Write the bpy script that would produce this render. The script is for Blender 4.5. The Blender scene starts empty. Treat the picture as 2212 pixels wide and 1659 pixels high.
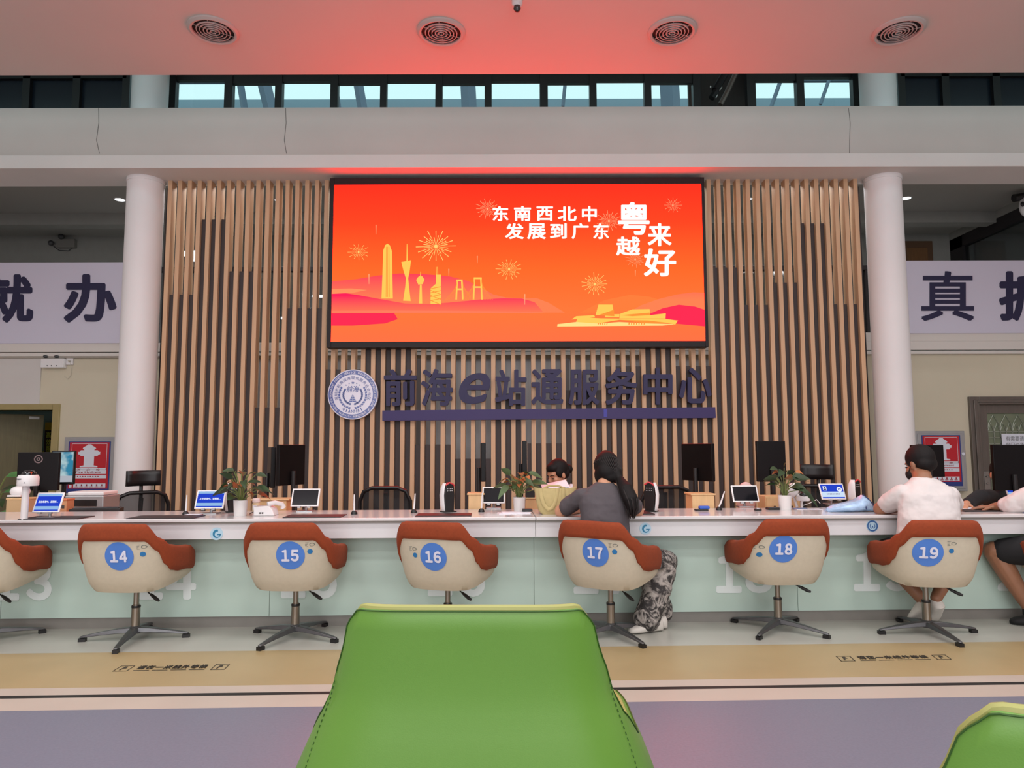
import bpy, bmesh, math, random
from mathutils import Vector, Matrix, Euler
random.seed(7)
PI = math.pi
SC = bpy.context.scene
COL = SC.collection

# ------------------------------------------------------------------ camera
F_PX, CX, CY = 1530.0, 1106.0, 829.5
CAM_Z = 1.2
PITCH, ROLL = math.radians(5.1), 0.0025
FW = Vector((0, math.cos(PITCH), math.sin(PITCH)))
UP0 = Vector((0, -math.sin(PITCH), math.cos(PITCH)))
RT0 = Vector((1, 0, 0))
RT = (RT0 - UP0 * ROLL).normalized()
UP = (UP0 + RT0 * ROLL).normalized()
cd = bpy.data.cameras.new('camera')
cam = bpy.data.objects.new('camera', cd)
COL.objects.link(cam)
cd.sensor_fit = 'HORIZONTAL'
cd.sensor_width = 36.0
cd.lens = F_PX / 2212.0 * 36.0
cd.clip_start = 0.05
cam.matrix_world = Matrix(((RT.x, UP.x, -FW.x, 0), (RT.y, UP.y, -FW.y, 0), (RT.z, UP.z, -FW.z, CAM_Z), (0, 0, 0, 1)))
SC.camera = cam
SC.view_settings.view_transform = 'Standard'
SC.view_settings.look = 'None'
SC.view_settings.gamma = 1.0
SC.view_settings.exposure = 0.0
SC.view_settings.use_curve_mapping = False

# ------------------------------------------------------------------ world (overcast sky seen through the clerestory)
W = bpy.data.worlds.new('sky')
SC.world = W
W.use_nodes = True
bg = W.node_tree.nodes['Background']
bg.inputs[0].default_value = (0.62, 0.93, 0.95, 1)
bg.inputs[1].default_value = 1.2

# ------------------------------------------------------------------ hall lamps (flush panels in the hall ceiling, behind and above the camera)
CEIL_Z = 5.24
def area(name, loc, sx, sy, power, col=(1, .96, .93), rot=(0, 0, 0)):
    l = bpy.data.lights.new(name, 'AREA')
    l.shape = 'RECTANGLE'
    l.size, l.size_y = sx, sy
    l.energy = power
    l.color = col
    o = bpy.data.objects.new(name, l)
    o.location = loc
    o.rotation_euler = rot
    COL.objects.link(o)
    return o
for yy, pw in ((4.6, 30), (2.2, 40), (-0.4, 44), (-3.0, 44)):
    for xx in (-6, -3, 0, 3, 6):
        area('ceiling_panel_lamp', (xx, yy, CEIL_Z - .02), 1.2, .6, pw, (1, .985, .97))
# added area light behind the camera, standing for unseen hall glazing
area('added_daylight_fill', (0, -6.8, 2.6), 12, 3.6, 520, (.95, .97, 1), (PI / 2, 0, 0))

# ------------------------------------------------------------------ projection helpers: turn a photo position and a known distance or height into a point of the place
def ray(px, py):
    return FW + RT * ((px - CX) / F_PX) + UP * ((CY - py) / F_PX)
def at(px, py, Y=None, Z=None):
    d = ray(px, py)
    t = Y / d.y if Y is not None else (Z - CAM_Z) / d.z
    return Vector((0, 0, CAM_Z)) + d * t
SKEW = math.radians(1.9)          # the counter and the floor bands stand 1.9 degrees off the back wall
TSK = math.tan(SKEW)
CNT_Y = 4.72
def atc(px, py, off=0.0):         # on a vertical plane parallel to the counter front, off metres behind its edge
    d = ray(px, py)
    t = (CNT_Y + off / math.cos(SKEW)) / (d.y - d.x * TSK)
    return Vector((0, 0, CAM_Z)) + d * t
def to_px(p):
    d = Vector(p) - Vector((0, 0, CAM_Z))
    w = d.dot(FW)
    return CX + F_PX * d.dot(RT) / w, CY - F_PX * d.dot(UP) / w

# ------------------------------------------------------------------ materials
def lin(c):
    return tuple(((x / 255.0) / 12.92 if x / 255.0 <= .04045 else ((x / 255.0 + .055) / 1.055) ** 2.4) for x in c)
MATS = {}
def mat(name, rgb, rough=.5, metal=0.0, spec=.5, vary=0.0, scale=8.0, bump=0.0, bscale=200.0, stretch=None, coat=0.0, sub=0.0, alpha=1.0, trans=0.0, emit=0.0, rgb2=None):
    if name in MATS:
        return MATS[name]
    m = bpy.data.materials.new(name)
    m.use_nodes = True
    nt = m.node_tree
    b = nt.nodes['Principled BSDF']
    c = lin(rgb)
    b.inputs['Base Color'].default_value = (*c, 1)
    b.inputs['Roughness'].default_value = rough
    b.inputs['Metallic'].default_value = metal
    b.inputs['Specular IOR Level'].default_value = spec
    if coat:
        b.inputs['Coat Weight'].default_value = coat
        b.inputs['Coat Roughness'].default_value = .08
    if sub:
        b.inputs['Subsurface Weight'].default_value = sub
        b.inputs['Subsurface Radius'].default_value = (.012, .005, .003)
        b.inputs['Subsurface Scale'].default_value = 1.0
    if trans:
        b.inputs['Transmission Weight'].default_value = trans
    if alpha < 1:
        b.inputs['Alpha'].default_value = alpha
    if emit:
        b.inputs['Emission Color'].default_value = (*c, 1)
        b.inputs['Emission Strength'].default_value = emit
    if vary or bump or rgb2:
        tc = nt.nodes.new('ShaderNodeTexCoord')
        mp = nt.nodes.new('ShaderNodeMapping')
        nt.links.new(tc.outputs['Object'], mp.inputs[0])
        if stretch:
            mp.inputs['Scale'].default_value = stretch
    if vary or rgb2:
        n = nt.nodes.new('ShaderNodeTexNoise')
        n.inputs['Scale'].default_value = scale
        n.inputs['Detail'].default_value = 5
        nt.links.new(mp.outputs[0], n.inputs['Vector'])
        r = nt.nodes.new('ShaderNodeValToRGB')
        r.color_ramp.elements[0].position = .3
        r.color_ramp.elements[1].position = .7
        c2 = lin(rgb2) if rgb2 else tuple(min(1, x * (1 + vary)) for x in c)
        c1 = c if rgb2 else tuple(x * (1 - vary) for x in c)
        r.color_ramp.elements[0].color = (*c1, 1)
        r.color_ramp.elements[1].color = (*c2, 1)
        nt.links.new(n.outputs[0], r.inputs[0])
        nt.links.new(r.outputs[0], b.inputs['Base Color'])
    if bump:
        n2 = nt.nodes.new('ShaderNodeTexNoise')
        n2.inputs['Scale'].default_value = bscale
        n2.inputs['Detail'].default_value = 3
        nt.links.new(mp.outputs[0], n2.inputs['Vector'])
        bp = nt.nodes.new('ShaderNodeBump')
        bp.inputs['Strength'].default_value = bump
        bp.inputs['Distance'].default_value = .004
        nt.links.new(n2.outputs[0], bp.inputs['Height'])
        nt.links.new(bp.outputs[0], b.inputs['Normal'])
    MATS[name] = m
    return m
def glow(name, rgb, strength=1.0, raw=None):
    """A surface that gives off light: screens and lamps."""
    if name in MATS:
        return MATS[name]
    m = bpy.data.materials.new(name)
    m.use_nodes = True
    nt = m.node_tree
    nt.nodes.remove(nt.nodes['Principled BSDF'])
    e = nt.nodes.new('ShaderNodeEmission')
    e.inputs[0].default_value = (*(raw or lin(rgb)), 1)
    e.inputs[1].default_value = strength
    nt.links.new(e.outputs[0], nt.nodes['Material Output'].inputs[0])
    MATS[name] = m
    return m

# ------------------------------------------------------------------ mesh builder
class MB:
    def __init__(s):
        s.v, s.f, s.m = [], [], []
        s.M = Matrix.Identity(4)
    def add(s, vs, fs, m=0):
        k = len(s.v)
        s.v += [s.M @ Vector(p) for p in vs]
        s.f += [tuple(i + k for i in f) for f in fs]
        s.m += [m] * len(fs)
        return s
    def box(s, c, d, rot=None, m=0):
        x, y, z = d[0] / 2, d[1] / 2, d[2] / 2
        vs = [Vector(p) for p in ((-x, -y, -z), (x, -y, -z), (x, y, -z), (-x, y, -z), (-x, -y, z), (x, -y, z), (x, y, z), (-x, y, z))]
        if rot is not None:
            R = Euler(rot).to_matrix()
            vs = [R @ p for p in vs]
        c = Vector(c)
        return s.add([p + c for p in vs], [(3, 2, 1, 0), (4, 5, 6, 7), (0, 1, 5, 4), (1, 2, 6, 5), (2, 3, 7, 6), (3, 0, 4, 7)], m)
    def span(s, x0, x1, y0, y1, z0, z1, m=0):
        return s.box(((x0 + x1) / 2, (y0 + y1) / 2, (z0 + z1) / 2), (abs(x1 - x0), abs(y1 - y0), abs(z1 - z0)), None, m)
    def loft(s, rings, m=0, caps=True, closed=True):
        n = len(rings[0])
        vs = [p for r in rings for p in r]
        fs = []
        for i in range(len(rings) - 1):
            for j in range(n if closed else n - 1):
                a, b = i * n + j, i * n + (j + 1) % n
                fs.append((a, b, b + n, a + n))
        if caps and closed:
            fs.append(tuple(range(n - 1, -1, -1)))
            fs.append(tuple((len(rings) - 1) * n + j for j in range(n)))
        return s.add(vs, fs, m)
    def tube(s, pts, rad, n=10, m=0, caps=True, flat=1.0, ref=None):
        pts = [Vector(p) for p in pts]
        if not isinstance(rad, (list, tuple)):
            rad = [rad] * len(pts)
        rings = []
        prev = None
        for i, p in enumerate(pts):
            t = (pts[min(i + 1, len(pts) - 1)] - pts[max(i - 1, 0)]).normalized()
            if prev is None:
                a = Vector(ref) if ref is not None else (Vector((0, 0, 1)) if abs(t.z) < .9 else Vector((1, 0, 0)))
            else:
                a = prev
            a = (a - t * a.dot(t)).normalized()
            prev = a
            b = t.cross(a)
            rings.append([p + (a * math.cos(2 * PI * k / n) * flat + b * math.sin(2 * PI * k / n)) * rad[i] for k in range(n)])
        return s.loft(rings, m, caps)
    def cyl(s, p0, p1, r0, r1=None, n=20, m=0, caps=True):
        return s.tube([p0, p1], [r0, r0 if r1 is None else r1], n, m, caps)
    def lathe(s, prof, c=(0, 0, 0), n=28, m=0, caps=True, ax='z'):
        c = Vector(c)
        rings = []
        for r, z in prof:
            ring = []
            for k in range(n):
                a = 2 * PI * k / n
                if ax == 'z':
                    ring.append(c + Vector((r * math.cos(a), r * math.sin(a), z)))
                elif ax == 'y':
                    ring.append(c + Vector((r * math.cos(a), z, r * math.sin(a))))
                else:
                    ring.append(c + Vector((z, r * math.cos(a), r * math.sin(a))))
            rings.append(ring)
        return s.loft(rings, m, caps)
    def ell(s, c, r, rot=None, nu=18, nv=12, m=0):
        c = Vector(c)
        R = Euler(rot).to_matrix() if rot is not None else Matrix.Identity(3)
        vs = [c + R @ Vector((0, 0, -r[2]))]
        for i in range(1, nv):
            a = -PI / 2 + PI * i / nv
            for k in range(nu):
                b = 2 * PI * k / nu
                vs.append(c + R @ Vector((r[0] * math.cos(a) * math.cos(b), r[1] * math.cos(a) * math.sin(b), r[2] * math.sin(a))))
        vs.append(c + R @ Vector((0, 0, r[2])))
        fs = []
        for k in range(nu):
            fs.append((0, 1 + (k + 1) % nu, 1 + k))
            fs.append((len(vs) - 1, 1 + (nv - 2) * nu + k, 1 + (nv - 2) * nu + (k + 1) % nu))
        for i in range(nv - 2):
            for k in range(nu):
                a, b = 1 + i * nu + k, 1 + i * nu + (k + 1) % nu
                fs.append((a, b, b + nu, a + nu))
        return s.add(vs, fs, m)
    def prism(s, poly, y0, y1, m=0):
        """poly: (x, z) outline extruded from y0 to y1."""
        n = len(poly)
        vs = [(x, y0, z) for x, z in poly] + [(x, y1, z) for x, z in poly]
        fs = [tuple(range(n)), tuple(range(2 * n - 1, n - 1, -1))] + [(i, i + n, (i + 1) % n + n, (i + 1) % n) for i in range(n)]
        return s.add(vs, fs, m)
    def prismz(s, poly, z0, z1, m=0):
        n = len(poly)
        vs = [(x, y, z0) for x, y in poly] + [(x, y, z1) for x, y in poly]
        fs = [tuple(range(n - 1, -1, -1)), tuple(range(n, 2 * n))] + [(i, (i + 1) % n, (i + 1) % n + n, i + n) for i in range(n)]
        return s.add(vs, fs, m)
    def mesh(s, name, mats, smooth=35):
        me = bpy.data.meshes.new(name)
        me.from_pydata([tuple(p) for p in s.v], [], s.f)
        for mm in (mats if isinstance(mats, (list, tuple)) else [mats]):
            me.materials.append(mm)
        me.polygons.foreach_set('material_index', s.m)
        bm = bmesh.new()
        bm.from_mesh(me)
        bmesh.ops.recalc_face_normals(bm, faces=bm.faces)
        bm.to_mesh(me)
        bm.free()
        if smooth:
            me.shade_smooth()
            me.set_sharp_from_angle(angle=math.radians(smooth))
        me.update()
        return me
    def build(s, name, mats, parent=None, smooth=35, bevel=0, seg=2, sub=0, world=False):
        o = bpy.data.objects.new(name, s.mesh(name, mats, smooth))
        COL.objects.link(o)
        if parent is not None:
            o.parent = parent
            if world:
                o.matrix_parent_inverse = wm(parent).inverted()
        if bevel:
            b = o.modifiers.new('bevel', 'BEVEL')
            b.width = bevel
            b.segments = seg
            b.limit_method = 'ANGLE'
            b.angle_limit = math.radians(40)
            b.harden_normals = True
        if sub:
            b = o.modifiers.new('sub', 'SUBSURF')
            b.levels = b.render_levels = sub
        return o
def wm(o):
    M = Matrix.LocRotScale(o.location, o.rotation_euler, o.scale)
    if o.parent is not None:
        M = wm(o.parent) @ o.matrix_parent_inverse @ M
    return M
def tag(o, label, cat, group=None):
    o['label'] = label
    o['category'] = cat
    if group:
        o['group'] = group
    return o
def thing(name, label, cat, loc=(0, 0, 0), rz=0.0, group=None):
    o = bpy.data.objects.new(name, None)
    o.empty_display_size = .1
    o.location = loc
    o.rotation_euler = (0, 0, rz)
    COL.objects.link(o)
    return tag(o, label, cat, group)
def struct(name, mb, mats, bevel=0, smooth=35):
    o = mb.build(name, mats, None, smooth, bevel)
    o['kind'] = 'structure'
    return o
def kids(o):
    return [c for c in COL.objects if c.parent == o]
def dup(root, loc, rz=0.0, label=None, group=None, sc=None):
    r = root.copy()
    COL.objects.link(r)
    r.location = loc
    r.rotation_euler = (0, 0, rz)
    if sc:
        r.scale = sc
    if label:
        r['label'] = label
    if group:
        r['group'] = group
    for ch in kids(root):
        c = ch.copy()
        COL.objects.link(c)
        c.parent = r
        for g in kids(ch):
            d = g.copy()
            COL.objects.link(d)
            d.parent = c
    return r

# ------------------------------------------------------------------ lettering (built-in typeface turned into mesh)
GC = {}
def glyph(body, bold=0.0, res=4, shear=0.0):
    k = (body, bold, res, shear)
    if k not in GC:
        c = bpy.data.curves.new('lettering', 'FONT')
        c.body = body
        c.offset = bold
        c.resolution_u = res
        c.shear = shear
        o = bpy.data.objects.new('lettering', c)
        me = bpy.data.meshes.new_from_object(o)
        vs = [tuple(v.co) for v in me.vertices]
        fs = [tuple(p.vertices) for p in me.polygons]
        bpy.data.objects.remove(o)
        bpy.data.curves.remove(c)
        bpy.data.meshes.remove(me)
        GC[k] = (vs, fs)
    return GC[k]
def put(mb, body, place, depth=0.0, bold=0.0, m=0, fit=None, shear=0.0, res=4):
    """Add lettering: place(u, v, d) maps box coordinates (0..1, 0..1, d metres towards the reader) to a point.
    bold thickens the strokes (in em); fit=(w, h) keeps the letters' own aspect inside a box of that shape."""
    vs, fs = glyph(body, 0.0, res, shear)
    if bold:
        n = 12 if bold > .03 else 8 if bold > .02 else 4
        vv, ff = [], []
        for k in range(n):
            a = 2 * PI * (k + .5) / n
            o = len(vv)
            vv += [(p[0] + bold * math.cos(a), p[1] + bold * math.sin(a), k * .00018) for p in vs]
            ff += [tuple(i + o for i in f) for f in fs]
        vs, fs = vv, ff
    xs = [p[0] for p in vs]
    ys = [p[1] for p in vs]
    x0, x1, y0, y1 = min(xs), max(xs), min(ys), max(ys)
    if fit:
        w, h = fit
        sc = min(w / (x1 - x0), h / (y1 - y0))
        ax, ay = sc * (x1 - x0) / w, sc * (y1 - y0) / h
    else:
        ax = ay = 1
    uv = [((p[0] - x0) / (x1 - x0) * ax + (1 - ax) / 2, (p[1] - y0) / (y1 - y0) * ay + (1 - ay) / 2) for p in vs]
    if depth == 0:
        mb.add([place(u, v, p[2]) for (u, v), p in zip(uv, vs)], fs, m)
        return
    n = len(uv)
    pts = [place(u, v, depth + p[2]) for (u, v), p in zip(uv, vs)] + [place(u, v, 0) for u, v in uv]
    cnt = {}
    for f in fs:
        for i in range(len(f)):
            cnt[(f[i], f[(i + 1) % len(f)])] = 1
    side = [(a, b, b + n, a + n) for (a, b) in cnt if (b, a) not in cnt]
    mb.add(pts, list(fs) + side, m)
def rect(x0, x1, y, z0, z1):
    """A box on a plane facing the hall (towards -Y)."""
    return lambda u, v, d: (x0 + (x1 - x0) * u, y - d, z0 + (z1 - z0) * v)
def pxrect(xa, xb, ya, yb, Y):
    """Photo box (left, right, top, bottom) on the wall plane Y."""
    def g(u, v, d):
        p = at(xa + (xb - xa) * u, yb + (ya - yb) * v, Y=Y)
        return (p.x, Y - d, p.z)
    return g
# ------------------------------------------------------------------ common materials
M_PLASTER = mat('white_plaster', (222, 216, 212), .8, vary=.03, scale=1.2, bump=.05, bscale=60)
M_BAND = mat('grey_render_band', (204, 192, 186), .85, vary=.04, scale=1.0, bump=.08, bscale=40)
M_COLUMN = mat('column_paint', (236, 232, 232), .55, vary=.02, scale=1.5)
M_BEIGE = mat('beige_wall_paint', (206, 196, 174), .8, vary=.03, scale=1.3)
M_GREYWALL = mat('grey_wall_paint', (140, 140, 134), .85, vary=.03)
M_TRIMW = mat('white_trim', (214, 206, 200), .6)
M_DARKFRAME = mat('black_window_frame', (30, 26, 28), .45)
M_NAVYPANE = mat('dark_reflection_pane', (26, 32, 44), .25, spec=.6)  # navy reflections and the dark behind put into an opaque pane colour
M_OUTWALL = mat('outside_parapet', (150, 170, 185), .8)
M_OUTSTEEL = mat('outside_steel', (110, 125, 145), .6)
M_BLACK = mat('black_plastic', (22, 20, 21), .42)
M_BLACKM = mat('black_matt', (18, 17, 18), .75)
M_WHITEP = mat('white_plastic', (226, 222, 222), .35)
M_STEEL = mat('brushed_steel', (150, 146, 142), .32, metal=1.0, vary=.06, scale=30, stretch=(20, 20, 1))
M_DGREY = mat('dark_grey_plastic', (60, 60, 62), .5)

def clear_glass(name, tint=(.97, .98, .98), refl=.05):
    if name in MATS:
        return MATS[name]
    m = bpy.data.materials.new(name)
    m.use_nodes = True
    nt = m.node_tree
    nt.nodes.remove(nt.nodes['Principled BSDF'])
    t = nt.nodes.new('ShaderNodeBsdfTransparent')
    t.inputs[0].default_value = (*tint, 1)
    g = nt.nodes.new('ShaderNodeBsdfGlossy')
    g.inputs['Roughness'].default_value = .05
    mx = nt.nodes.new('ShaderNodeMixShader')
    mx.inputs[0].default_value = refl
    nt.links.new(t.outputs[0], mx.inputs[1])
    nt.links.new(g.outputs[0], mx.inputs[2])
    nt.links.new(mx.outputs[0], nt.nodes['Material Output'].inputs[0])
    MATS[name] = m
    return m
M_GLASS = clear_glass('clear_window_glass')
M_RAILGLASS = clear_glass('grey_rail_glass', (.62, .66, .68), .1)

# ------------------------------------------------------------------ floor bands (vinyl laid parallel to the counter)
def floor_y(py):
    return at(1106, py, Z=0).y
FB = [floor_y(1399), floor_y(1473), floor_y(1488), floor_y(1494), floor_y(1520)]
floor_mats = [
    mat('grey_vinyl', (178, 177, 168), .32, vary=.05, scale=2.0, bump=.03, bscale=300),
    mat('tan_vinyl', (172, 150, 110), .34, vary=.06, scale=2.5, bump=.03, bscale=300),
    mat('pale_pink_grey_vinyl', (190, 176, 164), .36, vary=.04, scale=3, bump=.03, bscale=300),
    mat('black_line_vinyl', (28, 26, 26), .5),
    mat('violet_grey_vinyl', (116, 118, 134), .40, vary=.07, scale=90, bump=.12, bscale=420)]
fl = MB()
ys = [14.0] + FB[:3] + FB[3:] + [-8.0]
for i, mi in enumerate((0, 1, 2, 3, 2, 4)):
    ya, yb = ys[i], ys[i + 1]
    n = 12
    xs = [-12 + 24 * k / n for k in range(n + 1)]
    for k in range(n):
        p = [(xs[k], yb + xs[k] * TSK, 0), (xs[k + 1], yb + xs[k + 1] * TSK, 0), (xs[k + 1], ya + xs[k + 1] * TSK, 0), (xs[k], ya + xs[k] * TSK, 0)]
        fl.add(p, [(0, 1, 2, 3)], mi)
struct('floor', fl, floor_mats, smooth=0)

# ------------------------------------------------------------------ hall shell
struct('ceiling', MB().span(-11, 11, -8, 7.37, CEIL_Z, CEIL_Z + .26), mat('ceiling_plaster', (214, 205, 200), .8, vary=.02, scale=.8, bump=.03, bscale=50))
struct('ceiling_roof', MB().span(-11, 11, 6.5, 9.4, 6.9, 7.1), M_GREYWALL)
struct('wall_rear', MB().span(-11, 11, -8.2, -8, 0, 7), M_PLASTER)
struct('wall_left', MB().span(-11.2, -11, -8.2, 13.2, 0, 7), M_PLASTER)
struct('wall_right', MB().span(11, 11.2, -8.2, 13.2, 0, 7), M_PLASTER)
# beam over the counter zone: grey band, then a projecting white ledge with its soffit
struct('wall_beam', MB().span(-11, 11, 8.6, 9.1, 4.82, 5.48), M_BAND)
struct('trim_1', MB().span(-11, 11, 8.49, 9.1, 4.65, 4.82), M_PLASTER, bevel=.006)
for px_, nm in ((213, 'trim_2'), (617, 'trim_3'), (1833, 'trim_4')):       # hairline joints in the render
    a, b = at(px_, 234, Y=8.6), at(px_ + 2, 332, Y=8.6)
    struct(nm, MB().tube([(a.x, 8.6, a.z), (a.x + .012, 8.6, (a.z + b.z) / 2 + .1), (a.x - .006, 8.6, (a.z + b.z) / 2 - .12), (b.x, 8.6, b.z)], .004, 5), mat('joint_grey', (120, 112, 108), .9))
# the zone behind: parapet wall with the lower wall, upper gallery
WY = 10.2
Z_TR0, Z_TR1 = at(150, 770, Y=WY).z, at(150, 742, Y=WY).z
DLX0, DLX1 = at(-120, 900, Y=WY).x, at(115, 900, Y=WY).x
DLZ = at(60, 886, Y=WY).z
DRX0, DRX1 = at(2113, 900, Y=WY).x, at(2330, 900, Y=WY).x
DRZ = at(2150, 874, Y=WY).z
wl = MB()
wl.span(-11, DLX0, WY, WY + .15, 0, Z_TR0)
wl.span(DLX0, DLX1, WY, WY + .15, DLZ, Z_TR0)
wl.span(DLX1, DRX0, WY, WY + .15, 0, Z_TR0)
wl.span(DRX0, DRX1, WY, WY + .15, DRZ, Z_TR0)
wl.span(DRX1, 11, WY, WY + .15, 0, Z_TR0)
struct('wall_back', wl, M_BEIGE)
p0, p1 = at(-60, 770, Y=WY), at(86, 872, Y=WY)
struct('trim_5', MB().span(-11, p1.x, WY - .02, WY + .01, DLZ + .06, Z_TR0), mat('white_wall_panel', (206, 200, 196), .7))
# slab edge and gallery floor
struct('trim_6', MB().span(-11, 11, WY - .04, 12.5, Z_TR0 + .06, Z_TR1), M_TRIMW, bevel=.004)
struct('trim_7', MB().span(-11, 11, WY - .05, WY + .1, Z_TR0 + .0, Z_TR0 + .045), M_TRIMW)
struct('trim_11', MB().span(4.55, 11, WY - .04, WY + .06, Z_TR1, at(2000, 719, Y=WY).z), M_TRIMW)
pz = Z_TR0 - .012
pl = MB()
pl.cyl((-8.2, WY - .03, pz), (-4.6, WY - .03, pz), .018, n=8)
pl.cyl((4.6, WY - .03, pz + .03), (8.2, WY - .03, pz + .03), .018, n=8)
struct('trim_8', pl, mat('pipe_paint', (170, 160, 150), .5))
GY = 12.6
struct('wall_gallery', MB().span(-11, 11, GY, GY + .15, Z_TR1 - .1, 6.9), M_GREYWALL)
struct('ceiling_gallery', MB().span(-11, 11, 9.1, GY, 5.05, 5.3), mat('gallery_ceiling', (150, 148, 142), .85))
struct('wall_gallery_beam', MB().span(-11, 11, 11.35, 11.6, 4.86, 5.05), M_GREYWALL)
# glass side partition of the gallery on the right, with its dark frame
gx = at(2050, 505, Y=GY).x
pt = MB()
pt.span(gx, gx + .12, 10.35, GY, 5.0, 5.05, 1)
pt.span(gx, gx + .12, 10.35, GY, Z_TR1, Z_TR1 + .06, 0)
pt.span(gx, gx + .12, 10.35, GY, 4.72, 4.92, 0)
pt.span(gx, gx + .12, GY - .35, GY, Z_TR1, 4.92, 0)
pt.span(gx, gx + .12, 10.35, GY, 4.92, 5.0, 1)
struct('wall_gallery_side', pt, [M_DARKFRAME, M_GREYWALL])
struct('window_1', MB().span(gx + .05, gx + .06, 10.35, GY - .35, Z_TR1 + .06, 4.72), M_RAILGLASS)
# wooden door up on the gallery
dg = MB()
a, b = at(1946, 522, Y=GY), at(2018, 640, Y=GY)
dg.span(a.x, b.x, GY - .04, GY, Z_TR1, a.z, 0)
dg.span(a.x + .08, b.x - .1, GY - .05, GY - .03, Z_TR1, a.z - .12, 1)
struct('door_3', dg, [mat('gallery_door_frame', (92, 66, 44), .6), mat('gallery_door_leaf', (112, 78, 44), .55, vary=.1, scale=6, stretch=(8, 1, 1))], bevel=.006)

# ------------------------------------------------------------------ clerestory
CY_ = 9.24
def zc(py, Y=CY_):
    return at(1106, py, Y=Y).z
def xc(px, py=200, Y=CY_):
    return at(px, py, Y=Y).x
ztop, zbot = 6.9, 5.3
panes = [(382, 487, 173), (504, 596, 180), (611, 715, 176), (731, 822, 181), (836, 941, 177), (956, 1047, 182), (1062, 1166, 177), (1183, 1273, 181), (1288, 1391, 176), (1406, 1496, 181)]
panes2 = [(1629, 1719, 177), (1735, 1840, 170)]
def window_row(name, x0, x1, pn):
    m = MB()
    zt = zc(158)
    m.span(xc(x0), xc(x1), CY_ - .04, CY_ + .06, zt, ztop)
    m.span(xc(x0), xc(x1), CY_ - .04, CY_ + .06, zbot, zbot + .12)
    edges = [x0] + [e for p in pn for e in (p[0], p[1])] + [x1]
    for i in range(0, len(edges), 2):
        m.span(xc(edges[i]), xc(edges[i + 1]), CY_ - .04, CY_ + .06, zbot, zt)
    for a, b, t in pn:
        m.span(xc(a), xc(b), CY_ - .02, CY_ + .05, zc(t), zt)
    o = struct(name, m, M_DARKFRAME)
    for a, b, t in pn:
        g = MB().span(xc(a), xc(b), CY_, CY_ + .008, zbot + .12, zc(t)).build('pane', M_GLASS, o, 0)
    return o
window_row('window_2', 352, 1512, panes)
window_row('window_3', 1612, 1867, panes2)
dk = MB().span(xc(1500), xc(1650), CY_ + .3, CY_ + .36, zbot, ztop)
struct('wall_clerestory', dk, mat('dark_brown_panel', (66, 58, 56), .7, vary=.08, scale=4, stretch=(10, 1, 1)))
def dark_row(name, xs):
    m = MB()
    m.span(xc(xs[0]), xc(xs[-1]), CY_ + .02, CY_ + .05, zbot, ztop, 1)
    for x in xs:
        m.span(xc(x) - .05, xc(x) + .05, CY_ - .04, CY_ + .06, zbot, ztop, 0)
    m.span(xc(xs[0]), xc(xs[-1]), CY_ - .04, CY_ + .06, 6.2, 6.3, 0)
    struct(name, m, [M_DARKFRAME, M_NAVYPANE])
dark_row('window_4', [-330, -230, -140, -48, 60, 168, 275])
dark_row('window_5', [1945, 2040, 2150, 2260, 2370, 2480])
# outside, behind the clerestory
struct('wall_outside_parapet', MB().span(-8, 8, 12.9, 13.1, 5.3, at(900, 214, Y=12.9).z), M_OUTWALL)
ob = MB()
for xa, ya, xb, yb, w in ((565, 170, 585, 225, 30), (722, 165, 735, 232, 8), (770, 170, 785, 232, 22), (1010, 178, 1014, 232, 34), (1222, 180, 1216, 216, 8), (1445, 180, 1450, 232, 44), (1690, 176, 1664, 222, 9), (1795, 172, 1772, 212, 8), (518, 185, 530, 232, 16)):
    a, b = at(xa, ya - 12, Y=12.0), at(xb, yb + 14, Y=12.0)
    ob.tube([a, b], w * 12.0 / 1530 / 2, 4)
struct('trim_9', ob, M_OUTSTEEL)
struct('trim_10', MB().span(-8, 8, 12.0, 12.08, at(900, 176, Y=12).z, at(900, 168, Y=12).z), M_OUTSTEEL)

# window opener and bent pipe in the gap of the clerestory row
op = thing('window_actuator', 'dark motor arm with bright screws hanging in the clerestory gap', 'window opener', at(1560, 200, Y=9.0))
m = MB()
m.tube([at(1571, 150, Y=9.05) + Vector((.3, 0, .72)), at(1571, 150, Y=9.05), at(1545, 196, Y=9.0)], .05, 10)
m.tube([at(1549, 194, Y=9.0), at(1537, 212, Y=8.98)], .04, 10)
m.build('arm', mat('dark_motor_grey', (52, 50, 52), .35, metal=.6), op, world=True)
m = MB()
m.tube([at(1593, 150, Y=9.1) + Vector((.3, 0, .72)), at(1593, 150, Y=9.1), at(1570, 200, Y=9.06), at(1556, 226, Y=9.06)], .035, 8)
m.build('bent_rod', mat('rod_brown_grey', (120, 106, 100), .4, metal=.5), op, world=True)
m = MB()
m.ell(at(1535, 187, Y=8.95), (.01, .01, .02))
m.tube([at(1559, 188, Y=8.94), at(1554, 196, Y=8.94)], .008, 6)
m.tube([at(1550, 205, Y=8.93), at(1546, 212, Y=8.93)], .008, 6)
m.build('screw', mat('bright_screw', (235, 235, 235), .15, metal=1.0), op, world=True)

# ------------------------------------------------------------------ columns
def column(name, x, label):
    m = MB()
    m.lathe([(.22, 0), (.22, 4.65)], (x, 8.9, 0), 48)
    m.lathe([(.22, 5.48), (.22, 6.9)], (x, 8.9, 0), 48)
    m.lathe([(.228, 4.60), (.228, 4.65)], (x, 8.9, 0), 48)
    o = struct(name, m, M_COLUMN)
    return o
column('column', at(295.5, 850, Y=8.9).x, '')
column('column', at(1929, 850, Y=8.9).x, '')

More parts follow.
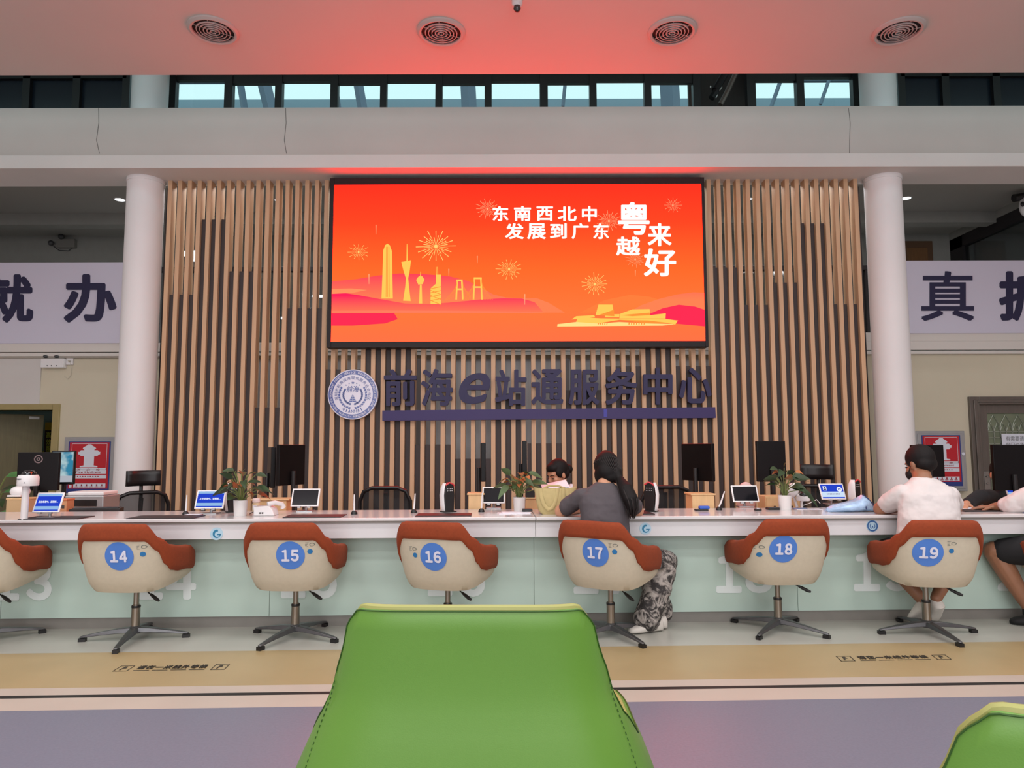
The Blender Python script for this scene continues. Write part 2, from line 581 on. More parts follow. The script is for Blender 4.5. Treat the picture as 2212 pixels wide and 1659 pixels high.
# ------------------------------------------------------------------ round ceiling vents
VENTS = [(461, 63, 'far left'), (953, 68, ''), (1452, 67, ''), (1941, 66, '')]
vp = thing('ceiling_vent', 'round louvred ceiling vent above the left column', 'vent', at(461, 64, Z=CEIL_Z), 0, 'round ceiling vents')
M_VENT = mat('vent_white', (196, 186, 182), .5)
m = MB()
m.lathe([(.192, -.001), (.192, -.024), (.212, -.030), (.236, -.014), (.238, 0.0)], n=40, caps=False)
m.build('rim', M_VENT, vp)
for r in (.026, .058, .09, .122, .154):
    mm = MB()
    mm.lathe([(r - .004, -.027), (r + .003, -.027), (r + .005, -.014), (r + .001, -.014), (r - .004, -.027)], n=36, caps=False)
    mm.build('louvre_ring', M_VENT, vp)
mm = MB()
mm.lathe([(.193, -.003), (.001, -.003)], n=36, caps=False)
mm.build('painted_duct_dark', M_BLACKM, vp)  # black disc on the closed ceiling paints the darkness inside the duct
mm = MB()
for a in range(3):
    mm.box((0, 0, -.011), (.38, .006, .006), (0, 0, a * PI / 3 + .6))
mm.build('spoke', M_VENT, vp)
for (px_, py_, _), lb in zip(VENTS[1:], ('round louvred ceiling vent, second from the left, above the red screen', 'round louvred ceiling vent, third from the left, above the screen corner', 'round louvred ceiling vent above the right column')):
    dup(vp, at(px_, py_, Z=CEIL_Z), random.uniform(-.3, .3), lb)
sd = thing('smoke_detector', 'small grey dome detector on the ceiling at the top edge', 'detector', at(1117, 3, Z=CEIL_Z))
MB().lathe([(.05, 0), (.05, -.03), (.035, -.05)], n=24).build('base', M_WHITEP, sd)
MB().lathe([(.03, -.05), (.034, -.07), (.022, -.095), (.004, -.104)], n=24).build('dome', mat('smoked_dome', (60, 55, 56), .15), sd)

# ------------------------------------------------------------------ recessed downlights of the gallery and sparks behind the slats
def downlight(px_, py_, Z, label, r=.07, watts=62):
    p = at(px_, py_, Z=Z)
    t = thing('downlight', label, 'ceiling light', p, 0, 'recessed gallery downlights')
    MB().lathe([(r, -.001), (r, -.006), (r + .015, -.008), (r + .018, 0)], n=24, caps=False).build('ring', M_WHITEP, t)
    MB().lathe([(r, -.003), (.001, -.003)], n=24, caps=False).build('lens', glow('cool_lamp', (235, 250, 255), 6), t)
    l = bpy.data.lights.new('downlight_lamp', 'SPOT')
    l.energy = watts
    l.spot_size = 2.3
    l.spot_blend = .8
    l.shadow_soft_size = .05
    l.color = (.9, .97, 1)
    lo = bpy.data.objects.new('downlight_lamp', l)
    lo.location = p + Vector((0, 0, -.03))
    COL.objects.link(lo)
for xx in (-3.6, -1.2, 1.2, 3.6):
    area('added_back_fill', (xx, 9.6, 5.03), 1.4, .25, 34, (.93, .97, 1))  # added fill lights, no fixtures, to brighten the zone behind the slats
downlight(259, 431, 5.05, 'lit downlight in the gallery ceiling left of the left column')
downlight(1957, 428, 5.05, 'lit downlight in the gallery ceiling right of the right column')
downlight(598, 432, 5.05, 'small lit downlight seen between slats left of the screen', .03, 6)
downlight(1621, 429, 5.05, 'small lit downlight seen between slats right of the screen', .03, 6)
def spark(px_, py_, Y, w, h, label):
    p = at(px_, py_, Y=Y)
    t = thing('wall_lamp', label, 'lamp', p, 0, 'small lamps behind the slat screen')
    MB().box((0, .03, 0), (w + .02, .03, h + .02)).build('housing', M_DGREY, t)
    MB().box((0, 0, 0), (w, .03, h)).build('diffuser', glow('cool_lamp', (235, 250, 255), 6), t)
for a in ((402, 548, 12.4, .05, .09, 'short lit tube lamp behind the second and third slats'), (421, 553, 12.4, .06, .19, 'tall lit tube lamp behind the slats near the left column'), (632, 582, 10.9, .05, .04, 'small twin lamp behind slats at handrail height'), (677, 640, 10.9, .03, .03, 'tiny lit lamp beside the screen, left of a brighter one'), (694, 640, 10.9, .06, .035, 'small lit oval lamp just left of the screen'), (611, 687, 10.9, .05, .035, 'small low lamp behind slats left of the screen'), (1563, 580, 10.9, .05, .04, 'small lit lamp on the handrail right of the screen')):
    spark(*a)

# glass parapet behind the slats with its dark handrail
rl = thing('glass_railing', 'grey glass railing with dark handrail behind the slatted screen', 'railing', (0, WY + .1, Z_TR1))
rx0, rx1 = at(330, 600, Y=WY + .1).x, at(1900, 600, Y=WY + .1).x
rz = at(600, 582, Y=WY + .1).z
MB().span(rx0, rx1, WY + .09, WY + .11, Z_TR1, rz - .02).build('glass_panel', M_RAILGLASS, rl, 0, world=True)
MB().span(rx0, rx1, WY + .05, WY + .15, rz - .04, rz + .03).build('handrail', M_DARKFRAME, rl, 0, bevel=.006, world=True)
for k in range(6):
    x = rx0 + (rx1 - rx0) * (k + .1) / 5.2
    MB().span(x - .025, x + .025, WY + .06, WY + .14, Z_TR1, rz - .03).build('post', M_DARKFRAME, rl, 0, world=True)
# grey glazed lower wall behind the slats
gw = MB()
x0, x1 = at(360, 800, Y=WY).x, at(1870, 800, Y=WY).x
gw.span(x0, x1, WY - .03, WY - .005, .0, Z_TR0 - .05, 0)
for px_ in (500, 700, 905, 1065, 1225, 1432, 1640):
    x = at(px_, 850, Y=WY - .03).x
    gw.span(x - .03, x + .03, WY - .06, WY - .03, 0, Z_TR0 - .05, 1)
struct('wall_glazed', gw, [mat('grey_glazing', (176, 172, 174), .3, vary=.12, scale=3, stretch=(6, 1, .6)), mat('glazing_bar', (132, 124, 124), .5)])

# ------------------------------------------------------------------ slatted feature screen
SY = 8.9
ss = thing('slat_screen', 'tall feature screen of pale wood slats over dark stepped boards', 'slat screen', (0, SY, 0))
M_SLAT = mat('pale_oak_slat', (208, 168, 132), .5, vary=.06, scale=3, stretch=(14, 14, .5))
M_BOARD = mat('dark_walnut_board', (58, 47, 46), .55, vary=.10, scale=4, stretch=(14, 14, .6))
xs0, xs1 = at(355.2, 700, Y=SY).x, at(1862, 700, Y=SY).x
pitch = (xs1 - xs0) / 70
SW, SD = .053, .13
SCR_ZB = at(1100, 748, Y=SY).z
tops = {}
def steps(a, b, py):
    for g in range(a, b + 1):
        tops[g] = py
steps(0, 2, 635); steps(3, 5, 473); steps(6, 8, 585); steps(9, 11, 879); steps(12, 15, 665); steps(16, 19, 797); steps(20, 24, 700)
steps(25, 28, 960); steps(29, 32, 991); steps(33, 35, 850); steps(36, 39, 958); steps(40, 43, 843); steps(44, 47, 792); steps(48, 50, 700)
steps(51, 54, 792); steps(55, 57, 579); steps(58, 60, 660); steps(61, 63, 612); steps(64, 66, 484); steps(67, 69, 659)
for nm, a, b, zt in (('left', 0, 16, 4.65), ('centre', 17, 54, SCR_ZB), ('right', 55, 70, 4.65)):
    m = MB()
    for k in range(a, b + 1):
        x = xs0 + k * pitch
        m.span(x - SW / 2, x + SW / 2, SY, SY + SD, 0.0, zt)
    m.build('slat_panel', M_SLAT, ss, 0, world=True)
    m = MB()
    for k in range(a, min(b, 69) + 1):
        x = xs0 + (k + .5) * pitch
        z = min(at(1106, tops[k], Y=SY + .05).z, (SCR_ZB + .1) if 16 < k < 55 else 9)
        m.span(x - pitch / 2 + SW / 2 + .002, x + pitch / 2 - SW / 2 - .006, SY + .045, SY + SD - .02, 0, z)
    m.build('backing_board', M_BOARD, ss, 0, world=True)
for x in (xs0 - .13, xs1 + .13):
    MB().span(x - .05, x + .05, SY + .27, SY + .35, 0, 4.65).build('edge_post', M_BOARD, ss, 0, world=True)

# ------------------------------------------------------------------ banners on the parapet
M_BANNER = mat('pale_lilac_banner', (206, 200, 216), .6)
M_NAVY = mat('navy_lettering', (32, 30, 66), .5)
def banner(name, xa, xb, ya, yb, label, chars):
    Y = WY - .05
    a, b = at(xa, ya, Y=Y), at(xb, yb, Y=Y)
    t = thing(name, label, 'banner', ((a.x + b.x) / 2, Y, b.z))
    MB().span(a.x, b.x, Y, Y + .03, b.z, a.z).build('panel', M_BANNER, t, 0, world=True)
    for ch, r in chars:
        m = MB()
        put(m, ch, pxrect(*r, Y - .001), .006, .018 if ch == '真' else .034)
        m.build('character', M_NAVY, t, 0, world=True)
banner('banner', -330, 285, 568, 741, 'pale banner with navy characters left of the left column', [('就', (-38, 72, 592, 697)), ('办', (138, 252, 592, 697)), ('事', (-230, -110, 592, 697))])
banner('banner', 1945, 2420, 563, 719, 'pale banner with navy characters right of the right column', [('真', (1990, 2104, 586, 693)), ('抓', (2158, 2268, 586, 693)), ('实', (2310, 2410, 586, 693))])
# ------------------------------------------------------------------ LED screen
LY = 8.72
RB = 5.6        # the LED panel drives its red far past the camera's range
def led(name, rgb, k=1.0):
    c = lin(rgb)
    return glow(name, rgb, k, raw=(c[0] * (RB if rgb[0] > 225 and rgb[2] < 130 else 1.0), c[1], c[2]))
ls = thing('led_screen', 'large glowing red and orange LED screen with a city skyline', 'screen', (at(1122, 749, Y=LY).x, LY, at(1122, 749, Y=LY).z))
fa, fb = at(713, 385, Y=LY), at(1531, 749, Y=LY)
da, db = at(722, 399.5, Y=LY), at(1523.5, 736, Y=LY)
m = MB()
m.span(fa.x, da.x, LY - .004, LY + .17, fb.z, fa.z)
m.span(db.x, fb.x, LY - .004, LY + .17, fb.z, fa.z)
m.span(da.x, db.x, LY - .004, LY + .17, fb.z, db.z)
m.span(da.x, db.x, LY - .004, LY + .17, da.z, fa.z)
m.span(fa.x + .01, fb.x - .01, LY + .052, LY + .168, fb.z + .01, fa.z - .01)
m.build('frame', mat('black_screen_frame', (30, 23, 25), .5, spec=.3), ls, 0, bevel=.004, world=True)
# the picture's plain ground: red above, orange below
mg = bpy.data.materials.new('led_ground')
mg.use_nodes = True
nt = mg.node_tree
nt.nodes.remove(nt.nodes['Principled BSDF'])
tc = nt.nodes.new('ShaderNodeTexCoord')
sp = nt.nodes.new('ShaderNodeSeparateXYZ')
mr = nt.nodes.new('ShaderNodeMapRange')
mr.inputs[1].default_value, mr.inputs[2].default_value = db.z, da.z
rp = nt.nodes.new('ShaderNodeValToRGB')
stops = [(0.0, (255, 116, 70)), (.2, (255, 122, 60)), (.45, (255, 108, 44)), (.75, (255, 72, 36)), (1.0, (255, 52, 34))]
cr = rp.color_ramp
for i, (p, c) in enumerate(stops):
    e = cr.elements[i] if i < 2 else cr.elements.new(p)
    e.position = p
for e, (p, c) in zip(sorted(cr.elements, key=lambda q: q.position), stops):
    l = lin(c)
    e.color = (l[0] * RB, l[1], l[2], 1)
em = nt.nodes.new('ShaderNodeEmission')
nt.links.new(tc.outputs['Object'], sp.inputs[0])
nt.links.new(sp.outputs[2], mr.inputs[0])
nt.links.new(mr.outputs[0], rp.inputs[0])
nt.links.new(rp.outputs[0], em.inputs[0])
nt.links.new(em.outputs[0], nt.nodes['Material Output'].inputs[0])
disp = MB().span(da.x, db.x, LY - .004, LY + .05, db.z, da.z).build('display', mg, ls, 0, world=True)
def sp_(x, y, d):
    p = at(700 + x * .3888, 370 + y * .3888, Y=LY)
    return (min(max(p.x, da.x), db.x), LY - .005 - d, min(max(p.z, db.z), da.z))
def art(name, polys, mt, d, parent=disp):
    m = MB()
    for poly in polys:
        m.add([sp_(x, y, d) for x, y in poly], [tuple(range(len(poly)))])
    return m.build(name, mt, parent, 0, world=True)
CORAL, MAG, PINK = led('led_coral', (242, 84, 74)), led('led_magenta', (238, 46, 84)), led('led_pink', (255, 128, 96))
GOLD, GOLD2, GOLD3 = led('led_gold', (250, 206, 92)), led('led_pale_gold', (255, 228, 140)), led('led_deep_gold', (236, 150, 60))
def led_fade(name, ct, cb, yt, yb):
    m = bpy.data.materials.new(name)
    m.use_nodes = True
    nt = m.node_tree
    nt.nodes.remove(nt.nodes['Principled BSDF'])
    tc, sp, mr, rp, em = [nt.nodes.new(k) for k in ('ShaderNodeTexCoord', 'ShaderNodeSeparateXYZ', 'ShaderNodeMapRange', 'ShaderNodeValToRGB', 'ShaderNodeEmission')]
    mr.inputs[1].default_value, mr.inputs[2].default_value = sp_(600, yb, 0)[2], sp_(600, yt, 0)[2]
    for e, c in zip(rp.color_ramp.elements, (cb, ct)):
        l = lin(c)
        e.color = (l[0] * RB, l[1], l[2], 1)
    nt.links.new(tc.outputs['Object'], sp.inputs[0])
    nt.links.new(sp.outputs[2], mr.inputs[0])
    nt.links.new(mr.outputs[0], rp.inputs[0])
    nt.links.new(rp.outputs[0], em.inputs[0])
    nt.links.new(em.outputs[0], nt.nodes['Material Output'].inputs[0])
    return m
FADE_B, FADE_F = led_fade('led_back_hill', (240, 66, 90), (255, 132, 84), 570, 720), led_fade('led_front_hill', (238, 36, 92), (255, 122, 84), 690, 785)
HAZE = led('led_peach', (255, 148, 96))
art('hill', [[(40, 785), (40, 612), (180, 600), (300, 580), (420, 568), (560, 572), (700, 585), (800, 610), (880, 650), (940, 685), (1010, 702), (1100, 706), (1180, 705), (1250, 732), (1338, 786)]], FADE_B, .001)
art('haze', [[(40, 682), (40, 655), (150, 652), (240, 660), (160, 676)]], HAZE, .0015)
art('hill', [[(40, 780), (40, 682), (120, 678), (200, 690), (320, 712), (450, 735), (600, 738), (750, 725), (880, 712), (1000, 706), (1100, 708), (1170, 728), (1215, 780)]], FADE_F, .002)
art('water_line', [[(40, 787), (40, 776), (300, 774), (700, 776), (1100, 780), (1230, 787)]], PINK, .003)
art('water', [[(40, 858), (40, 790), (390, 788), (410, 822), (340, 846), (160, 858)]], MAG, .003)
art('hill', [[(1420, 786), (1560, 716), (1700, 687), (1800, 696), (1870, 716), (1830, 786)]], led('led_orange_hill', (255, 128, 62)), .001)
art('hill', [[(1690, 786), (1760, 745), (1860, 710), (1960, 685), (2050, 673), (2140, 675), (2140, 786)]], FADE_B, .0015)
art('hill', [[(1790, 800), (1880, 762), (1970, 742), (2060, 752), (2140, 770), (2140, 862), (1960, 848)]], MAG, .002)
# skyline
art('tower', [[(320, 708), (330, 440), (340, 412), (352, 403), (366, 412), (378, 445), (383, 708)]], GOLD, .004)
art('tower_stripe', [[(344 + k * 9, 700), (346 + k * 7, 420), (349 + k * 7, 420), (347 + k * 9, 700)] for k in range(3)], GOLD3, .0045)
art('tower', [[(440, 720), (452, 640), (455, 595), (441, 550), (430, 505), (484, 495), (477, 550), (468, 595), (472, 640), (482, 722)], [(458, 500), (460, 405), (463, 405), (466, 498)]], GOLD, .004)
art('tower', [[(528, 735), (533, 630), (543, 630), (546, 735)], [(512, 604), (520, 594), (552, 594), (559, 602), (548, 628), (524, 630)], [(518, 594), (528, 584), (546, 584), (553, 594)], [(534, 584), (536, 558), (538, 558), (540, 584)]], GOLD, .004)
art('tower', [[(592, 738), (592, 652), (622, 625), (622, 575), (650, 575), (650, 738)], [(622, 575), (621, 532), (625, 532), (626, 575)], [(630, 575), (629, 532), (632, 532), (634, 575)]], GOLD, .004)
art('tower_brace', [[(592, 652 + 22 * k), (650, 640 + 22 * k), (650, 644 + 22 * k), (592, 656 + 22 * k)] for k in range(4)] + [[(592, 660 + 28 * k), (650, 684 + 28 * k), (650, 688 + 28 * k), (592, 664 + 28 * k)] for k in range(3)], GOLD3, .0045)
def portal(x0, x1, y0, y1):
    w = 9
    return [[(x0 + 4, y0), (x0 + 4 + w, y0), (x0 + w - 2, y1), (x0 - 2, y1)], [(x1 - 4 - w, y0), (x1 - 4, y0), (x1 + 2, y1), (x1 - w + 2, y1)], [(x0 + 4, y0), (x1 - 4, y0), (x1 - 4, y0 + 10), (x0 + 4, y0 + 10)], [(x0 + 4, y0 + 50), (x1 - 4, y0 + 50), (x1 - 4, y0 + 59), (x0 + 4, y0 + 59)]]
art('bridge_tower', portal(732, 774, 602, 714) + portal(828, 880, 590, 714), GOLD, .004)
cab = []
for (cx_, cy_, sgn) in ((738, 610, -1), (770, 612, 1), (834, 600, -1), (874, 600, 1)):
    for k in range(6):
        e = cx_ + sgn * (14 + 10 * k)
        cab.append([(cx_, cy_ + 6 * k), (cx_ + 1.6, cy_ + 6 * k), (e + 1.6, 716), (e, 716)])
art('bridge_cable', cab, GOLD3, .0042)
# stepped pavilion on the water
art('pavilion_base', [[(1295, 863), (1297, 850), (1400, 838), (1530, 846), (1640, 838), (1800, 846), (1950, 850), (1880, 858), (1600, 860)]], GOLD2, .004)
art('pavilion_deck', [[(1400, 838), (1410, 812), (1540, 818), (1700, 820), (1900, 822), (1965, 830), (1950, 852), (1800, 830), (1640, 826), (1520, 846)]], GOLD, .0045)
art('pavilion_block', [[(1508, 800), (1524, 741), (1602, 741), (1610, 800)], [(1640, 818), (1646, 792), (1712, 768), (1808, 766), (1812, 800), (1898, 790), (1896, 820)], [(1375, 824), (1400, 806), (1500, 800), (1506, 812)], [(1560, 812), (1562, 796), (1642, 794), (1640, 812)]], GOLD, .0042)
art('pavilion_shade', [[(1524, 800), (1610, 770), (1612, 806)], [(1646, 800), (1808, 786), (1812, 800), (1712, 806)], [(1640, 826), (1800, 830), (1940, 846), (1800, 846)]] + [[(1690 + 14 * k, 852), (1692 + 14 * k, 838), (1698 + 14 * k, 838), (1696 + 14 * k, 852)] for k in range(7)] + [[(1520 + 12 * k, 852), (1522 + 12 * k, 844), (1527 + 12 * k, 844), (1525 + 12 * k, 852)] for k in range(5)], GOLD3, .005)
# fireworks
def burst(cx_, cy_, r, n, mt, seed):
    rnd = random.Random(seed)
    P = []
    for k in range(n):
        a = 2 * PI * k / n + rnd.uniform(-.04, .04)
        r0, r1 = r * rnd.uniform(.25, .4), r * rnd.uniform(.8, 1.0)
        if k % 2:
            r0, r1 = r * .12, r * rnd.uniform(.5, .65)
        ca, sa = math.cos(a), math.sin(a) * .82
        w = r * .018
        nx, ny = -math.sin(a) * w, math.cos(a) * w
        P.append([(cx_ + ca * r0 - nx * .4, cy_ + sa * r0 - ny * .4), (cx_ + ca * r1 - nx, cy_ + sa * r1 - ny), (cx_ + ca * r1 + nx, cy_ + sa * r1 + ny), (cx_ + ca * r0 + nx * .4, cy_ + sa * r0 + ny * .4)])
    P.append([(cx_ + r * .09 * math.cos(q * PI / 5), cy_ + r * .09 * math.sin(q * PI / 5)) for q in range(10)])
    return art('firework', P, mt, .005)
FWM, FWP = led('led_firework_gold', (255, 214, 120)), led('led_firework_pink', (255, 176, 128))
burst(622, 418, 116, 32, FWM, 1)
burst(193, 450, 62, 24, FWM, 2)
burst(1028, 545, 76, 28, FWM, 3)
burst(1503, 628, 80, 30, FWM, 4)
burst(908, 210, 72, 28, FWP, 5)
burst(1582, 278, 76, 30, FWP, 6)
burst(1937, 190, 56, 24, FWP, 7)
burst(1728, 490, 60, 26, FWP, 8)
for x, y0, y1 in ((287, 300, 352), (248, 572, 628), (691, 544, 582), (849, 472, 512), (1113, 684, 742), (1726, 552, 584)):
    art('spark_trail', [[(x, y0), (x + 2.5, y0 - 2), (x + 5, y0), (x + 3.5, y1), (x + 1.5, y1)]], FWP, .005)
WHITE_LED = glow('led_white', (255, 248, 240), 1.15)
for ch, r in (('东', (936, 1025, 195, 278)), ('南', (1055, 1150, 195, 278)), ('西', (1180, 1272, 197, 278)), ('北', (1298, 1403, 197, 278)), ('中', (1432, 1515, 195, 282)), ('发', (1005, 1110, 290, 378)), ('展', (1128, 1232, 290, 378)), ('到', (1255, 1348, 290, 376)), ('广', (1375, 1470, 290, 378)), ('东', (1495, 1582, 290, 378)), ('粤', (1632, 1808, 172, 355)), ('来', (1797, 1930, 290, 418)), ('越', (1622, 1755, 364, 470)), ('好', (1775, 1955, 430, 585))):
    m = MB()
    x0_, x1_, y0_, y1_ = r
    put(m, ch, lambda u, v, d: sp_(x0_ + (x1_ - x0_) * u, y1_ + (y0_ - y1_) * v, .006 + d), 0, .028, res=6)
    m.build('slogan_character', WHITE_LED, disp, 0, world=True)

# ------------------------------------------------------------------ wall sign: raised navy characters over a bar
NY = SY - .085
sg = thing('wall_sign', 'raised navy characters and underline bar fixed across the slats', 'sign', (at(1186, 895, Y=NY).x, NY, at(1186, 895, Y=NY).z))
M_SIGN = mat('navy_sign_foam', (38, 34, 78), .55, vary=.04)
def c6(x, y):
    return 680 + x * .40687, 750 + y * .40687
for ch, r in (('前', (366, 540, 116, 313)), ('海', (563, 732, 115, 312)), ('e', (765, 930, 137, 300)), ('站', (957, 1125, 118, 312)), ('通', (1150, 1320, 115, 305)), ('服', (1347, 1512, 118, 306)), ('务', (1543, 1715, 110, 306)), ('中', (1745, 1900, 107, 305)), ('心', (1935, 2107, 108, 298))):
    m = MB()
    a, b = c6(r[0], r[2]), c6(r[1], r[3])
    put(m, ch, pxrect(a[0], b[0], a[1], b[1], NY), .055, .027 if ch != 'e' else .016, shear=.28 if ch == 'e' else 0, res=6)
    for v in range(len(m.v)):
        m.v[v] = m.v[v] + Vector((0, .06, 0))
    m.build('character', M_SIGN, sg, 0, world=True)
m = MB()
A, B, C_, D = [at(*c6(x, y), Y=NY) for x, y in ((358, 336), (2127, 318), (2130, 375), (358, 390))]
m.prism([(q.x, q.z) for q in (A, B, C_, D)], NY + .005, NY + .085)
m.build('underline_bar', mat('violet_blue_bar', (50, 35, 96), .5), sg, 0, world=True)
m = MB()
A, B = at(1304, 884, Y=NY), at(1312, 901, Y=NY)
m.span(A.x, B.x, NY + .001, NY + .006, B.z, A.z)
m.build('tape', mat('bright_blue_tape', (52, 48, 160), .4), sg, 0, world=True)

# ------------------------------------------------------------------ round emblem
EC = at(762, 852, Y=SY - .06)
ER = 54.5 * (SY - .06) / 1530 * 1.0
em_ = thing('emblem_disc', 'round blue and white emblem with a wreath left of the wall sign', 'emblem', EC)
M_EBLUE, M_EWHITE = mat('emblem_blue', (54, 74, 152), .25, coat=.4), mat('emblem_white', (222, 220, 236), .25, coat=.4)
MB().lathe([(ER, .055), (ER, .004), (ER * .985, 0), (.001, 0)], n=64, ax='y', caps=True).build('disc', M_EWHITE, em_)
MB().lathe([(ER * .80, -.001), (ER * .96, -.001)], n=64, ax='y', caps=False).build('border_ring', M_EBLUE, em_, 0)
def around(mb, text, r, h, a0, a1, inward=False, bold=.01, wscale=.8):
    n = len(text)
    for i, ch in enumerate(text):
        if ch == ' ':
            continue
        a = a0 + (a1 - a0) * (i + .5) / n
        w = min(abs(a1 - a0) / n * r * wscale, h * 1.05)
        if ch in '-·':
            w, hh = w * .6, h * .15
        elif ch == 'I':
            w, hh = w * .35, h
        else:
            hh = h
        s_, c_ = math.sin(a), math.cos(a)
        def pl(u, v, d, s_=s_, c_=c_, w=w, hh=hh):
            du, dv = (u - .5) * w, (v - .5) * hh
            if inward:
                du, dv = -du, -dv
            return (s_ * (r + dv) + c_ * du, -.002 - d, c_ * (r + dv) - s_ * du)
        put(mb, ch, pl, 0, bold, res=2)
m = MB()
around(m, 'QIANHAI SHENZHEN-HONGKONG MODERN SERVICE INDUSTRY COOPERATION ZONE OF SHENZHEN ·', ER * .88, ER * .085, -PI + .12, PI + .12)
m.build('border_lettering', M_EWHITE, em_, 0)
m = MB()
around(m, '深圳市前海深港现代服务业合作区', ER * .66, ER * .13, -1.95, 1.95)
m.build('inner_lettering', M_EBLUE, em_, 0)
m = MB()
around(m, 'QIANHAI', ER * .68, ER * .13, PI + .62, PI - .62, inward=True, bold=.02)
m.build('name_lettering', M_EBLUE, em_, 0)
m = MB()
put(m, '前海', lambda u, v, d: ((u - .5) * ER * .5, -.002 - d, ER * .08 + v * ER * .26), 0, .02, shear=.2)
m.build('script', M_EBLUE, em_, 0)
def star(m, x, z, r):
    m.add([(x + r * (1 if k % 2 == 0 else .4) * math.sin(k * PI / 5), -.002, z + r * (1 if k % 2 == 0 else .4) * math.cos(k * PI / 5)) for k in range(10)], [tuple(range(10))])
m = MB()
star(m, 0, ER * .47, ER * .075)
for x, z, r in ((-.15, .44, .04), (.15, .44, .04), (-.27, .37, .04), (.27, .37, .04)):
    star(m, x * ER, z * ER, r * ER)
m.build('stars', M_EBLUE, em_, 0)
for sgn in (-1, 1):
    m = MB()
    for k in range(11):
        a = PI - .12 - k * .19
        for rr, tl in ((.50, .5), (.40, -.5)):
            x, z = sgn * math.sin(a) * rr * ER, math.cos(a) * rr * ER - .02 * ER
            d = a - PI / 2 * 1 + tl
            dx, dz = sgn * math.sin(d) * ER * .13, math.cos(d) * ER * .13
            nx, nz = -dz * .38, dx * .38
            m.add([(x, -.002, z), (x + dx * .5 + nx, -.002, z + dz * .5 + nz), (x + dx, -.002, z + dz), (x + dx * .5 - nx, -.002, z + dz * .5 - nz)], [(0, 1, 2, 3)])
    m.build('wreath', M_EBLUE, em_, 0)
m = MB()
for k in range(4):
    zt_, zb_ = .0 - k * .08, -.085 - k * .08
    w0, w1 = .015 + k * .04, .06 + k * .04
    for sgn in (-1, 1):
        m.add([(sgn * .006 * ER, -.002, zt_ * ER), (sgn * w0 * ER, -.002, zt_ * ER - .02 * ER), (sgn * w1 * ER, -.002, zb_ * ER), (sgn * .006 * ER, -.002, (zb_ + .025) * ER)], [(0, 1, 2, 3)])
m.build('crest', M_EBLUE, em_, 0)
# ------------------------------------------------------------------ service counter (two runs meeting at the seam between chairs 16 and 17)
CM = Matrix.Translation((0, CNT_Y, 0)) @ Matrix.Rotation(SKEW, 4, 'Z')
CMI = CM.inverted()
def cx(px, py, off=0.0):
    return (CMI @ atc(px, py, off)).x
M_WORKTOP = mat('white_worktop', (216, 212, 212), .17, spec=.6, coat=.3)
M_APRON = mat('white_lacquer', (214, 212, 214), .22, vary=.01)
M_MINT = mat('mint_glass_panel', (184, 204, 193), .25, vary=.03, scale=.9, stretch=(1, 1, 6))
M_KICK = mat('grey_kickboard', (128, 124, 118), .35, vary=.06)
M_GROOVE = mat('shadow_gap_grey', (150, 146, 140), .5)
M_FROST = mat('frosted_white_film', (222, 230, 228), .5)
M_DESK = mat('pale_desk_wood', (196, 158, 124), .45, vary=.08, scale=4, stretch=(1, 8, 8))
P_OFF, A_OFF = .22, .03
SX = cx(1157, 1140, A_OFF)
